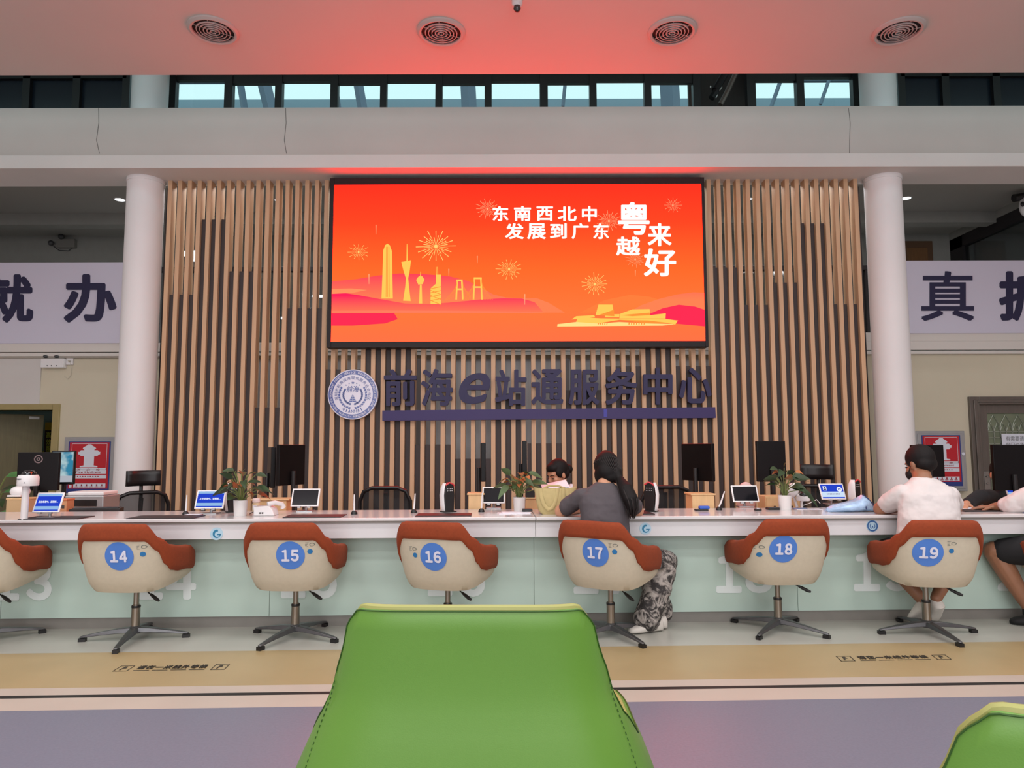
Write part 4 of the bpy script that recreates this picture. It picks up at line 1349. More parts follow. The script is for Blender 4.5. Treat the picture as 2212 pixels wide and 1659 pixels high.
m.span(gx0, gx1, WY + .02, WY + .07, gz, DRZ); m.span(gx0, gx1, WY + .02, WY + .07, 0, .55)
m.build('leaf', M_GDOOR, d2, bevel=.004)
MB().span(gx0, gx1, WY + .04, WY + .05, .55, gz).build('patterned_glass', mat('green_grey_glass', (112, 120, 98), .3, vary=.15, scale=6), d2, 0)
m = MB()
nx = int((gx1 - gx0) / .085)
cw = (gx1 - gx0) / nx
zt = gz - .26
for k in range(nx + 1):
    m.span(gx0 + k * cw - .006, gx0 + k * cw + .006, WY + .03, WY + .04, .55, zt + .08)
for k in range(18):
    z = zt - k * .088
    if z > .56:
        m.span(gx0, gx1, WY + .03, WY + .04, z - .006, z + .006)
for k in range(0, nx, 2):
    cxm, wv = gx0 + (k + 1) * cw, cw
    m.tube([(cxm - wv, WY + .035, zt + .02), (cxm - wv * .8, WY + .035, zt + .12), (cxm, WY + .035, zt + .24), (cxm + wv * .8, WY + .035, zt + .12), (cxm + wv, WY + .035, zt + .02)], .007, 5)
    for s in (-.5, .5):
        m.tube([(cxm + (s - .5) * wv, WY + .035, zt), (cxm + s * wv, WY + .035, zt + .12), (cxm + (s + .5) * wv, WY + .035, zt)], .006, 5)
m.build('came', M_LEAD, d2)
m = MB()
h0, h1 = at(2126, 1018, Y=WY), at(2141, 1058, Y=WY)
m.span(h0.x, h1.x, WY + .005, WY + .02, h1.z, h0.z)
m.tube([(h0.x + .03, WY - .02, h0.z - .07), (h0.x + .16, WY - .025, h0.z - .07)], .012, 8)
m.cyl((h0.x + .03, WY + .01, h0.z - .07), (h0.x + .03, WY - .03, h0.z - .07), .014)
m.cyl((h0.x + .045, WY + .01, h0.z - .17), (h0.x + .045, WY - .005, h0.z - .17), .018)
m.build('handle', M_STEEL, d2, bevel=.003)
# paper notice on that door
a, b = at(2165, 937, Y=WY - .005), at(2262, 970, Y=WY - .005)
nt_ = thing('paper_notice', 'white paper notice with grey characters taped on the metal door', 'notice', (a.x, WY, b.z))
MB().span(a.x, b.x, WY + .012, WY + .014, b.z, a.z).build('sheet', M_PWHITE, nt_, 0, world=True)
m = MB()
put(m, '有需要请', pxrect(2173, 2212, 942, 953, WY + .011), 0, .01)
put(m, '敲门沟通', pxrect(2173, 2212, 956, 967, WY + .011), 0, .01)
m.build('print', mat('grey_print', (130, 130, 136), .6), nt_, 0, world=True)

# ------------------------------------------------------------------ floor notices
def floor_notice(label, quad):
    """quad: photo corners far-left, far-right, near-right, near-left of the whole strip."""
    P = [at(x, y, Z=.002) for x, y in quad]
    c = sum(P, Vector()) / 4
    t = thing('floor_decal', label, 'floor notice', c)
    def pl(u, v, d=0):
        q = P[3].lerp(P[2], u).lerp(P[0].lerp(P[1], u), v)
        return (q.x, q.y, .0015 + d)
    M = mat('decal_black', (58, 52, 44), .6)
    m = MB()
    n = 8
    for i, ch in enumerate('请在一米线外等候'):
        u0 = .18 + .64 * i / n
        put(m, ch, lambda u, v, d: pl(u0 + u * .073, (.30 if ch != '一' else .55) + v * (.66 if ch != '一' else .12), d), 0, .035, res=2)
    m.build('characters', M, t, 0, world=True)
    m = MB()
    for i in range(4):
        m.add([pl(.18 + .165 * i, .05), pl(.32 + .165 * i, .05), pl(.32 + .165 * i, .13), pl(.18 + .165 * i, .13)], [(0, 1, 2, 3)])
    m.build('small_line', M, t, 0, world=True)
    for s in (0.0, .87):
        m = MB()
        for (u0, u1, v0, v1) in ((0, .13, 0, .06), (0, .13, .94, 1), (0, .008, 0, 1), (.122, .13, 0, 1)):
            m.add([pl(s + u0, v0), pl(s + u1, v0), pl(s + u1, v1), pl(s + u0, v1)], [(0, 1, 2, 3)])
        m.add([pl(s + .04, .2), pl(s + .055, .2), pl(s + .06, .5), pl(s + .085, .5), pl(s + .075, .85), pl(s + .05, .85)], [(0, 1, 2, 3, 4, 5)])
        m.build('footprint_box', M, t, 0, world=True)
floor_notice('black lettered floor notice on the tan band, left of the green chair', [(262, 1438), (497, 1434), (485, 1446), (242, 1450)])
floor_notice('black lettered floor notice on the tan band, below chairs 18 and 19', [(1805, 1417), (2042, 1414), (2056, 1424), (1817, 1428)])

# ------------------------------------------------------------------ things on the counter
TZ = .742
def on_top(px, py):
    return at(px, py, Z=TZ)
M_SCR_OFF = mat('dark_tablet_screen', (16, 16, 22), .12, spec=.6)
def tablet(label, px, py, kind, rz=0.0, w=.20, h=.135):
    p = on_top(px, py)
    t = thing('tablet', label, 'tablet', p, SKEW + rz)
    T = Matrix.Translation((0, 0, .040)) @ Matrix.Rotation(math.radians(-24), 4, 'X')
    def mk():
        m = MB(); m.M = T.copy(); return m
    mk().span(-w / 2, w / 2, 0, .009, 0, h).build('body', M_WHITEP, t, bevel=.004)
    scr = mk().span(-w / 2 + .011, w / 2 - .011, -.0012, 0, .010, h - .010).build('screen', {'off': M_SCR_OFF}.get(kind) or glow('tablet_blue', (40, 70, 205), .95), t, 0)
    def bx(x0, x1, z0, z1, mt, nm, k=1):
        mk().span(x0, x1, -.0012 - .0007 * k, -.0012, z0, z1).build(nm, mt, scr, 0)
    if kind == 'busy':
        sky = glow('tablet_pale_blue', (150, 190, 235), .95)
        bx(-w / 2 + .011, w / 2 - .011, h * .80, h - .010, sky, 'top_bar')
        bx(-w / 2 + .011, w / 2 - .011, .018, h * .30, sky, 'bottom_bar')
        m = mk()
        put(m, '正在处理中，请稍候…', lambda u, v, d: (-w * .36 + w * .72 * u, -.0022 - d, h * .46 + h * .12 * v), 0, .03, res=2)
        m.build('message', glow('tablet_white', (240, 244, 255), 1.0), scr, 0)
    if kind == 'card':
        wht = glow('tablet_white', (240, 244, 255), 1.0)
        bx(-w / 2 + .011, w / 2 - .011, .020, h * .48, glow('tablet_ice', (206, 226, 248), 1.0), 'lower_field')
        bx(-w * .36, -w * .22, h * .55, h * .82, wht, 'portrait_field')
        m = mk(); m.lathe([(.008, -.0032), (.0001, -.0032)], (-w * .29, 0, h * .73), 14, ax='y', caps=False)
        m.span(-w * .34, -w * .24, -.0034, -.0022, h * .56, h * .66)
        m.build('portrait', mat('portrait_dark', (50, 56, 90), .5), scr, 0)
        m = mk(); m.lathe([(.021, -.0028), (.0001, -.0028)], (w * .29, 0, h * .62), 24, ax='y', caps=False)
        m.build('number_disc', wht, scr, 0)
        m = mk(); put(m, '19', lambda u, v, d: (w * .235 + w * .11 * u, -.0036 - d, h * .55 + h * .14 * v), 0, .03, res=2)
        m.build('number', glow('tablet_digit_blue', (40, 76, 190), .9), scr, 0)
        m = mk()
        for k in range(9):
            m.span(-w * .26 + k * w * .06, -w * .22 + k * w * .06, -.0026, -.0020, h * .30, h * .36)
        m.build('caption', glow('tablet_caption', (120, 70, 110), .8), scr, 0)
    m = MB()
    m.tube([(0, .012, .05), (0, .05, .035), (0, .055, .004)], .010, 8)
    m.box((0, .04, .004), (.11, .09, .008))
    for s in (-1, 1):
        m.box((s * .035, -.003, .036), (.022, .022, .012))
    m.build('stand', M_SILVER, t)
    return t
tablet('white tablet showing a blue waiting message, left of chair 14', 97, 1120, 'busy', 0, .176, .138)
tablet('white tablet showing a blue waiting message, beside the left potted plant', 450, 1111, 'busy', .02)
tablet('white tablet with dark screen, between the desk phone and the first mesh chair', 657, 1106, 'off')
tablet('white tablet with dark screen, left of the middle potted plant', 1066, 1099, 'off', -.05, .172, .13)
tablet('white tablet with dark screen, left of the right potted plant', 1613, 1096, 'off', -.03)
tablet('white tablet with portrait and number 19 on a blue screen', 1803, 1090, 'card')
tablet('white tablet with bright blue screen behind a white sleeve at the right edge', 2202, 1084, 'busy', 0, .18, .13)

M_MAT = mat('black_leather_mat', (36, 30, 32), .45, bump=.05)
def desk_mat(label, xa, xb, py_near, depth=.20):
    a = CMI @ on_top(xa, py_near)
    b = CMI @ on_top(xb, py_near)
    t = thing('desk_mat', label, 'desk mat', CM @ Vector(((a.x + b.x) / 2, max(.012, a.y), TZ)), SKEW)
    w = abs(b.x - a.x)
    MB().span(-w / 2, w / 2, 0, depth, 0, .005).build('pad', M_MAT, t, bevel=.002)
    MB().span(-w / 2 + .012, w / 2 - .012, .012, depth - .012, .005, .0062).build('writing_field', mat('mat_field', (46, 38, 40), .5), t, 0)
for lb, xa, xb, yn in (('black desk mat in front of the white scanner pole', 10, 140, 1127), ('black desk mat on the counter between the two blue tablets, behind chair 14', 258, 404, 1124), ('black desk mat on the counter left of the short pen, behind chair 15', 610, 735, 1119), ('black desk mat on the counter beside a red trimmed terminal, behind chair 16', 897, 1018, 1116), ('black desk mat beside the gray shirted woman', 1372, 1416, 1112), ('black desk mat under the white sleeve at the right edge', 2085, 2200, 1106)):
    desk_mat(lb, xa, xb, yn)
def pen_stand(label, px, py, lean, col=None):
    t = thing('pen_stand', label, 'pen stand', on_top(px, py), SKEW)
    MB().lathe([(.022, 0), (.022, .010), (.014, .022), (.008, .026)], n=20).build('base', M_BLACK, t)
    m = MB(); m.tube([(0, 0, .02), (lean * .4, 0, .06), (lean, .0, .135)], [.006, .006, .004], 8)
    m.build('pen', col or M_WHITEP, t)
pen_stand('black pen stand with upright pen, left of the second tablet', 401, 1112, .004)
pen_stand('black pen stand with short pen, right of the mat behind chair 15', 765, 1111, -.002)
pen_stand('black pen stand with white pen, left of the mat behind chair 16', 894, 1108, .008)
pen_stand('black pen stand beside the dark tablet left of the middle plant', 1040, 1106, .006)
pen_stand('black pen stand with leaning white pen, left of the tablet near chair 18', 1553, 1102, .045)
# plants
M_POT = mat('white_ceramic', (228, 224, 222), .3)
M_LEAF = mat('dark_leaf', (46, 66, 38), .5, vary=.35, scale=14)
M_LEAF2 = mat('mid_leaf', (72, 92, 54), .5, vary=.3, scale=14)
M_STEM = mat('plant_stem', (110, 122, 66), .5)
M_SPATHE = mat('faded_orange_spathe', (176, 108, 62), .5, vary=.25, scale=20)
def leaf(m, base, dir_, L, Wd, droop, twist=0.0):
    dir_ = Vector(dir_).normalized()
    side = dir_.cross(Vector((0, 0, 1)))
    side = side.normalized() if side.length > .1 else Vector((1, 0, 0))
    side = (side * math.cos(twist) + dir_.cross(side) * math.sin(twist)).normalized()
    nrm = side.cross(dir_).normalized()
    ts = [0, .12, .3, .5, .7, .87, 1.0]
    ws = [.10, .75, 1.0, .92, .64, .28, .0]
    vs = []
    for t, w in zip(ts, ws):
        c = Vector(base) + dir_ * (L * t) - Vector((0, 0, 1)) * (droop * L * t * t)
        vs += [c - side * (Wd * w / 2) + nrm * (.12 * Wd * w), c, c + side * (Wd * w / 2) + nrm * (.12 * Wd * w)]
    m.add(vs, [f for i in range(len(ts) - 1) for f in ((i * 3, i * 3 + 1, i * 3 + 4, i * 3 + 3), (i * 3 + 1, i * 3 + 2, i * 3 + 5, i * 3 + 4))])
def plant(label, px, py, R, H, tall, seed, lm_, nl, nf, pot=True, spread=.13, hero=()):
    rnd = random.Random(seed)
    t = thing('potted_plant', label, 'potted plant', on_top(px, py))
    MB().lathe([(R * .86, 0), (R * .9, .004), (R, H * .92), (R * 1.02, H), (R * .92, H), (R * .9, H * .9)], n=32).build('pot', M_POT, t)
    MB().lathe([(R * .9, H * .9), (.001, H * .91)], n=24, caps=False).build('soil', mat('soil', (60, 46, 36), .9), t)
    st, fo, fl_ = MB(), MB(), MB()
    for k in range(nl):
        a = 2 * PI * k / nl * 1.0 + rnd.uniform(-.4, .4)
        hh = H + rnd.uniform(.03, tall)
        rr = spread * rnd.uniform(.25, 1.0) * (1.1 - .5 * (hh - H) / tall)
        tip = Vector((rr * math.cos(a), rr * math.sin(a), hh))
        st.tube([(R * .3 * math.cos(a), R * .3 * math.sin(a), H * .9), (tip.x * .4, tip.y * .4, H + (hh - H) * .6), tip], .0028, 5)
        leaf(fo, tip, (math.cos(a), math.sin(a), rnd.uniform(-.35, .35)), rnd.uniform(.07, .115), rnd.uniform(.045, .07), rnd.uniform(.1, .6), rnd.uniform(-.7, .7))
    for (dx, dz, ax_, az, L) in hero:
        tip = Vector((dx, -.01, H + dz))
        st.tube([(0, 0, H * .9), (dx * .3, 0, H + dz * .6), tip], .0028, 5)
        leaf(fo, tip, (ax_, -.15, az), L, L * .55, .3, rnd.uniform(.5, 1.0))
    for k in range(nf):
        a = rnd.uniform(0, 2 * PI)
        hh = H + rnd.uniform(tall * .35, tall * 1.05)
        rr = spread * rnd.uniform(.1, .7)
        tip = Vector((rr * math.cos(a), rr * math.sin(a), hh))
        st.tube([(0, 0, H * .9), (tip.x * .4, tip.y * .4, H + (hh - H) * .6), tip], .0022, 5)
        leaf(fl_, tip, (math.cos(a), math.sin(a), .1), .055, .035, .5, rnd.uniform(-.6, .6))
    st.build('stems', M_STEM, t)
    fo.build('foliage', lm_, t)
    fl_.build('spathes', M_SPATHE, t)
plant('potted plant with dark leaves between the tablet and the white desk phone', 519, 1114, .046, .105, .20, 3, M_LEAF, 20, 5, hero=((-.06, .14, -.6, .55, .11), (-.08, .07, -.9, -.1, .11), (.10, .08, .95, .05, .12), (.10, .17, .9, .1, .09)))
plant('potted plant with orange tinged leaves beside the beige tote bag', 1122, 1104, .044, .10, .18, 8, M_LEAF2, 22, 8, hero=((-.07, .16, -.5, .6, .10), (-.09, .08, -.95, .1, .11), (.09, .10, .9, .2, .12), (.10, .05, .95, .0, .11)))
plant('potted plant with dark leaves between chair 18 tablet and the 19 screen', 1696, 1101, .047, .105, .19, 12, M_LEAF, 18, 2, hero=((-.06, .12, -.8, .2, .11), (.06, .12, .75, .2, .13), (.12, .04, .6, -.5, .14), (0, .20, .1, .6, .06)))

# leafy plant showing at the left edge, on the floor behind the counter
t = thing('floor_plant', 'broad leaved green plant showing at the left edge behind the counter', 'plant', Vector((at(-20, 1080, Y=6.2).x, 6.2, 0)))
MB().lathe([(.14, 0), (.18, .38), (.19, .4), (.165, .4)], n=28).build('pot', M_POT, t)
st, fo = MB(), MB()
rnd = random.Random(5)
for k in range(13):
    a = 2 * PI * k / 13
    zz = rnd.uniform(.55, .98)
    tip = Vector((.10 * math.cos(a), .10 * math.sin(a), zz))
    st.tube([(0, 0, .38), tip * .6 + Vector((0, 0, zz * .3)), tip], .006, 5)
    leaf(fo, tip, (math.cos(a), math.sin(a), rnd.uniform(-.1, .4)), .24, .10, .4, rnd.uniform(-.6, .6))
st.build('stems', M_STEM, t)
fo.build('foliage', mat('bright_leaf', (70, 120, 62), .45, vary=.25, scale=10), t)

# face and card terminals
M_PINKRED = mat('red_trim', (206, 60, 66), .35)
def terminal(label, px, py, flip=1, sc=1.0, Z=TZ):
    t = thing('card_terminal', label, 'card terminal', at(px, py, Z=Z), SKEW + flip * .5)
    t.scale = (sc, sc, sc)
    pr = [(-.035, 0), (.035, 0), (.04, .12), (.034, .19), (.01, .212), (-.03, .20), (-.042, .12)]
    MB().prism(pr, -.02, .03).build('body', M_BLACK, t, bevel=.008, seg=3)
    m = MB()
    rows = []
    for z, x, d in ((0, -.036, .03), (.06, -.046, .034), (.12, -.05, .034), (.17, -.043, .03), (.205, -.028, .02)):
        rows.append([Vector((x * flip - .012 * flip * math.cos(a), .005 + d * math.sin(a), z)) for a in [-PI / 2 + PI * q / 8 for q in range(9)]])
    m.loft(rows, caps=False, closed=False)
    o = m.build('side_shell', M_WHITEP, t)
    sd_ = o.modifiers.new('thick', 'SOLIDIFY'); sd_.thickness = .006
    m = MB(); m.tube([(-.034, -.022, .190), (-.005, -.023, .208), (.022, -.022, .198), (.034, -.021, .185)], .0055, 8)
    m.build('red_trim', M_PINKRED, t)
    m = MB()
    for r_ in range(2):
        for k in range(4):
            m.box((-.02 + k * .012, -.0208, .165 - r_ * .015), (.006, .002, .004))
    m.build('keypad', M_WHITEP, t)
    MB().box((0, .005, .004), (.10, .075, .008)).build('base', M_BLACK, t, bevel=.003)
terminal('black and white card terminal with red trim behind the mat of chair 16', 969, 1106, 1)
terminal('black and white card terminal with red trim, right of the gray shirted woman', 1405, 1105, -1)
terminal('black and white card terminal standing behind the 19 tablet', 1850, 1090, 1, .95)
terminal('pale card terminal half hidden behind the left potted plant', 503, 1106, 1, 1.0)
# scanner on a white pole, far left
p = on_top(52, 1122)
t = thing('face_scanner', 'white face scanner with domed black top on a tall white pole', 'scanner', p)
MB().lathe([(.021, 0), (.021, .225)], n=28).build('pole', M_WHITEP, t)
MB().lathe([(.060, .216), (.062, .222), (.062, .272), (.054, .286), (.030, .288)], (0.012, 0, 0), 36).build('head', M_WHITEP, t)
MB().lathe([(.042, .286), (.040, .300), (.026, .314), (.004, .318)], (.016, 0, 0), 28).build('dome', mat('glossy_black_dome', (24, 22, 24), .1, coat=.5), t)
m = MB()
m.box((.043, -.02, .297), (.012, .014, .02))
m.build('red_light', mat('red_orange_lens', (206, 80, 50), .3), t)
m = MB()
m.box((-.006, -.061, .262), (.030, .003, .007)); m.box((.03, -.06, .238), (.005, .004, .005))
m.build('mark', M_DGREY, t)
# two white camera heads by the right plant
t = thing('desk_camera', 'round white camera head standing behind the right potted plant', 'camera', on_top(1722, 1096), SKEW)
m = MB(); m.tube([(0, 0, 0), (-.01, .02, .06), (-.02, .02, .10)], .011, 10); m.build('neck', M_WHITEP, t)
m = MB(); m.ell((-.028, .01, .125), (.046, .042, .062), (0, .45, 0)); m.build('head', M_WHITEP, t)
t = thing('desk_camera', 'small white camera head with dark lens on a short neck beside the 19 tablet', 'camera', on_top(1732, 1097), SKEW)
m = MB(); m.tube([(0, 0, 0), (.0, .0, .04), (.006, 0, .06)], .010, 10); m.build('neck', M_WHITEP, t)
m = MB(); m.lathe([(.046, -.022), (.05, -.012), (.046, .016), (.03, .03), (.004, .034)], (.012, 0, .075), 28); m.build('head', M_WHITEP, t)
m = MB(); m.ell((.010, -.018, .095), (.034, .03, .026)); m.build('lens', mat('glossy_black_dome', (24, 22, 24), .1), t)
m = MB(); m.tube([(0, .02, .01), (.07, .03, .03), (.12, .01, .06), (.15, .02, .03)], .003, 6); m.build('cable', M_WHITEP, t)
# white desk phone
t = thing('desk_phone', 'white desk phone with two dark ports facing out behind chair 15', 'phone', on_top(577, 1113), SKEW)
MB().prism([(-.075, 0), (.065, 0), (.05, .045), (.02, .068), (-.078, .062)], -.055, .06).build('body', M_WHITEP, t, bevel=.008, seg=3)
m = MB(); m.tube([(.01, -.03, .075), (.05, .0, .085), (.085, .05, .070), (.09, .06, .045)], [.014, .012, .012, .016], 10, flat=1.3); m.build('handset', M_WHITEP, t)
m = MB()
for s in (-.03, -.014):
    m.box((s, -.056, .02), (.010, .004, .010))
m.build('port', M_BLACK, t)
m = MB(); m.tube([(-.06, .07, .004), (-.11, .08, .02), (-.14, .06, .003)], .0025, 6); m.build('cord', M_BLACK, t)
t = thing('jar', 'clear jar of pale powder with pinkish lid behind the desk phone', 'jar', at(553, 1105, Z=TZ), SKEW)
MB().lathe([(.026, 0), (.028, .01), (.028, .055), (.022, .066)], n=24).build('body', mat('cream_jar', (212, 186, 150), .25, coat=.4), t)
MB().lathe([(.026, .066), (.027, .07), (.027, .09), (.024, .094)], n=24).build('lid', mat('pink_white_lid', (232, 212, 208), .35), t)
m = MB(); m.box((0, -.0285, .03), (.03, .002, .03)); m.build('label_patch', M_PWHITE, t)
# beige tote bag
p = on_top(1200, 1110)
t = thing('tote_bag', 'beige canvas tote bag standing on the counter by the woman', 'bag', p, SKEW)
M_CANVAS = mat('beige_canvas', (186, 168, 118), .85, vary=.06, scale=30, bump=.2, bscale=300)
m = MB()
rings = []
for z, w, d in ((0, .10, .045), (.02, .118, .052), (.08, .132, .055), (.14, .142, .045), (.178, .148, .034), (.176, .144, .028), (.13, .136, .034)):
    rings.append([Vector((w * sg(math.cos(a), .5), d * sg(math.sin(a), .7) + .004 * math.sin(a * 3 + z * 30), z + .004 * math.cos(2 * a))) for a in [2 * PI * k / 40 for k in range(40)]])
m.loft(rings)
m.build('body', M_CANVAS, t)
for s, y0 in ((1, -.056), (-1, .05)):
    m = MB()
    pts = [(-.105, y0 + .018, .176), (-.10, y0 + .006, .12), (-.085, y0 - .006, .07), (-.055, y0 - .009, .036), (-.03, y0 - .008, .045), (-.008, y0 - .004, .08), (.005, y0 + .006, .13), (.012, y0 + .018, .176)] if s == 1 else [(-.08, y0 - .012, .17), (-.04, y0 - .02, .19), (.02, y0 - .02, .19), (.07, y0 - .012, .17)]
    m.tube(pts, .012, 8, flat=.3, ref=(0, 1, 0)) if s == 1 else m.tube(pts, .008, 6)
    m.build('handle', M_CANVAS, t)
m = MB(); m.tube([(.055 - .004, -.044, .176), (.05, -.054, .12), (.052, -.058, .08)], .011, 8, flat=.3, ref=(0, 1, 0)); m.build('strap', M_CANVAS, t)
# translucent blue bag of papers
p = on_top(1845, 1105)
t = thing('plastic_bag', 'crumpled pale blue plastic bag with navy edging near the man in white', 'bag', p, SKEW)
M_PBAG = mat('pale_blue_film', (170, 200, 232), .25, vary=.18, scale=18, coat=.3, bump=.9, bscale=45)
rnd = random.Random(4)
m = MB()
rings = []
prof = [(-.20, .012, .012), (-.18, .05, .03), (-.12, .075, .052), (-.05, .085, .066), (.02, .085, .085), (.055, .07, .115), (.085, .06, .09), (.12, .045, .035), (.14, .02, .012)]
for x, d, h in prof:
    rings.append([Vector((x + rnd.uniform(-.006, .006), d * math.cos(a) + rnd.uniform(-.006, .006), max(0, h * (.5 + .5 * math.sin(a)) + rnd.uniform(-.005, .005)))) for a in [2 * PI * k / 18 for k in range(18)]])
m.loft(rings)
m.build('film', M_PBAG, t, 60)
m = MB(); m.tube([(.05, -.075, .02), (.052, -.055, .07), (.058, -.02, .118), (.09, -.03, .09), (.13, -.03, .045), (.15, -.03, .02)], .004, 6)
m.build('edging', mat('navy_edging', (48, 58, 104), .5), t)
m = MB(); m.box((.145, 0, .02), (.07, .06, .035), (0, .1, 0)); m.build('folded_corner', mat('grey_blue_vinyl', (92, 112, 146), .4), t)
# small things
def simple(name, label, cat, px, py, build, Z=TZ, rz=0):
    t = thing(name, label, cat, at(px, py, Z=Z), SKEW + rz)
    build(t)
    return t
def bx(nm, w, d, h, mt, bev=.004, x=0, y=0, z=0):
    def f(t):
        MB().span(x - w / 2, x + w / 2, y - d / 2, y + d / 2, z, z + h).build(nm, mt, t, bevel=bev)
    return f
def multi(*fs):
    def f(t):
        for q in fs:
            q(t)
    return f
M_BOXW = mat('light_plywood', (214, 176, 128), .5, vary=.08, scale=5, stretch=(8, 1, 1))
M_PAPER = mat('white_paper', (228, 226, 234), .6)
simple('stamp', 'pink topped red stamp beside the woman in gray', 'stamp', 1384, 1109, multi(bx('grip', .032, .032, .035, mat('pink_plastic', (232, 150, 156), .3), .008, z=.022), bx('base', .036, .036, .022, mat('red_plastic', (206, 40, 62), .3), .003)))
simple('paper_stack', 'loose stack of white forms left of the tote bag', 'papers', 1110, 1109, multi(bx('sheet', .22, .10, .004, M_PAPER, 0), bx('sheet', .20, .09, .003, M_PAPER, 0, .02, .02, .004)), rz=.1)
simple('ink_pad', 'small black ink pad on the forms left of the tote bag', 'ink pad', 1139, 1105, multi(bx('base', .072, .05, .014, M_BLACK), bx('lid', .07, .048, .006, M_DGREY, .002, z=.014)), Z=.749)
simple('ink_pad', 'flat black case left of the right potted plant', 'ink pad', 1669, 1101, multi(bx('base', .085, .06, .012, M_BLACK), bx('lid', .083, .058, .006, M_DGREY, .002, z=.012)))
simple('card_reader', 'tiny black card reader below the tablet near chair 18', 'card reader', 1637, 1103, multi(bx('body', .045, .04, .015, M_BLACK), bx('window', .02, .02, .002, M_PWHITE, 0, z=.015)))
simple('sponge_dish', 'black dish with a blue sponge left of the leaning pen', 'sponge', 1515, 1103, multi(bx('dish', .09, .06, .012, M_BLACK), bx('sponge', .075, .045, .022, mat('blue_sponge', (62, 98, 190), .8), .008, .02, 0, .012)))
simple('red_wallet', 'dark red booklet on the counter left of the second tablet', 'booklet', 418, 1114, multi(bx('cover', .11, .06, .008, mat('dark_red_cover', (126, 48, 50), .5), .002), bx('pages', .10, .056, .002, M_PAPER, 0, z=.008)))
simple('paper_sheet', 'blue and white leaflets lying right of the right potted plant', 'papers', 1745, 1100, multi(bx('sheet', .19, .07, .003, M_PAPER, 0), bx('sheet', .10, .05, .003, mat('blue_leaflet', (120, 140, 180), .5), 0, -.05, .03, .003)))
simple('paper_sheet', 'white forms under the black sleeved arm at the right', 'papers', 2105, 1098, multi(bx('sheet', .26, .09, .003, M_PAPER, 0), bx('sheet', .22, .08, .003, M_PAPER, 0, .02, .02, .003)))
simple('booklet', 'red booklet on the counter under the arm of the man in white', 'booklet', 1930, 1098, multi(bx('cover', .12, .07, .012, mat('red_cover', (200, 40, 40), .45), .002), bx('pages', .11, .065, .003, M_PAPER, 0, z=.012)))
# on the staff desks
DZ = .66
def desk_pt(px, off):
    p = CMI @ atc(px, 1090, off)
    q = CM @ Vector((p.x, off, DZ))
    return q
def ondesk(name, label, cat, px, off, build, rz=0):
    t = thing(name, label, cat, desk_pt(px, off), SKEW + rz)
    build(t)
    return t
def drawer_box(w, d, h, n):
    def f(t):
        MB().span(-w / 2, w / 2, -d / 2, d / 2, 0, h).build('carcass', M_BOXW, t, bevel=.003)
        for k in range(n):
            x = -w / 2 + w * (k + .5) / n
            dr = MB().span(x - w / n / 2 + .008, x + w / n / 2 - .008, -d / 2 - .006, -d / 2, .012, h - .012).build('drawer', M_BOXW, t, bevel=.002)
            MB().ell((x, -d / 2 - .012, h / 2), (.008, .008, .008)).build('knob', mat('dark_knob', (90, 70, 50), .4, metal=.5), dr)
    return f
ondesk('drawer_box', 'plywood drawer box left of the right potted plant', 'drawer box', 1682, .80, drawer_box(.27, .16, .16, 2))
ondesk('monitor_riser', 'plywood monitor riser left of the dark tablet near the middle plant', 'monitor riser', 1028, .72, multi(bx('box', .11, .18, .185, M_BOXW), bx('shelf', .13, .19, .012, M_BOXW, .003, z=.185)))
ondesk('monitor_riser', 'plywood monitor riser beside the mesh chair near chair 18', 'monitor riser', 1512, .72, multi(bx('box', .17, .18, .175, M_BOXW), bx('shelf', .19, .19, .012, M_BOXW, .003, z=.175)))
ondesk('monitor_riser', 'low plywood monitor riser behind the desk phone', 'monitor riser', 590, .73, multi(bx('box', .24, .15, .15, M_BOXW), bx('shelf', .28, .17, .012, M_BOXW, .003, z=.15)))
ondesk('monitor_riser', 'plywood box behind the middle potted plant', 'monitor riser', 1148, .80, multi(bx('box', .10, .16, .145, M_BOXW), bx('shelf', .12, .17, .012, M_BOXW, .003, z=.145)))
ondesk('carton', 'small wooden carton with two dark dots right of the first tablet', 'carton', 136, .72, multi(bx('box', .11, .10, .155, mat('kraft_orange', (196, 140, 100), .6)), bx('lid', .115, .105, .012, mat('kraft_orange_lid', (200, 120, 80), .6), .002, z=.155), bx('dot', .02, .003, .022, M_DGREY, 0, -.02, -.0515, .095), bx('dot', .02, .003, .022, M_DGREY, 0, .03, -.0515, .10)))
ondesk('carton', 'pale carton behind the white scanner pole', 'carton', 50, .80, multi(bx('box', .16, .14, .16, mat('kraft_pale', (190, 160, 120), .7)), bx('lid', .165, .145, .012, M_BOXW, .002, z=.16)))
ondesk('white_device', 'rounded white device on the carton behind the scanner pole', 'device', 42, .82, lambda t: (MB().ell((0, 0, .215), (.07, .06, .045)).build('shell', M_WHITEP, t), MB().box((0, -.05, .186), (.1, .04, .012)).build('brim', M_WHITEP, t)))
ondesk('printer', 'silver and gray printer below the left hydrant cabinet', 'printer', 200, 1.10, multi(bx('body', .30, .25, .17, M_SILVER, .01), bx('feed_opening', .20, .01, .05, M_BLACK, .002, 0, -.126, .09), bx('cover', .28, .22, .03, M_WHITEP, .01, z=.17)))
ondesk('control_box', 'black equipment box with keys right of the first tablet', 'equipment', 210, .80, multi(bx('base', .34, .12, .09, M_BLACK, .004), bx('key_field', .31, .09, .006, M_DGREY, .002, z=.09)), rz=.25)
ondesk('card_box', 'small black box with red label behind the middle plant', 'box', 1145, .78, multi(bx('box', .07, .08, .11, M_BLACK, .004, z=.10), bx('label_patch', .045, .003, .035, M_PINKRED, 0, -.005, -.041, .115)))
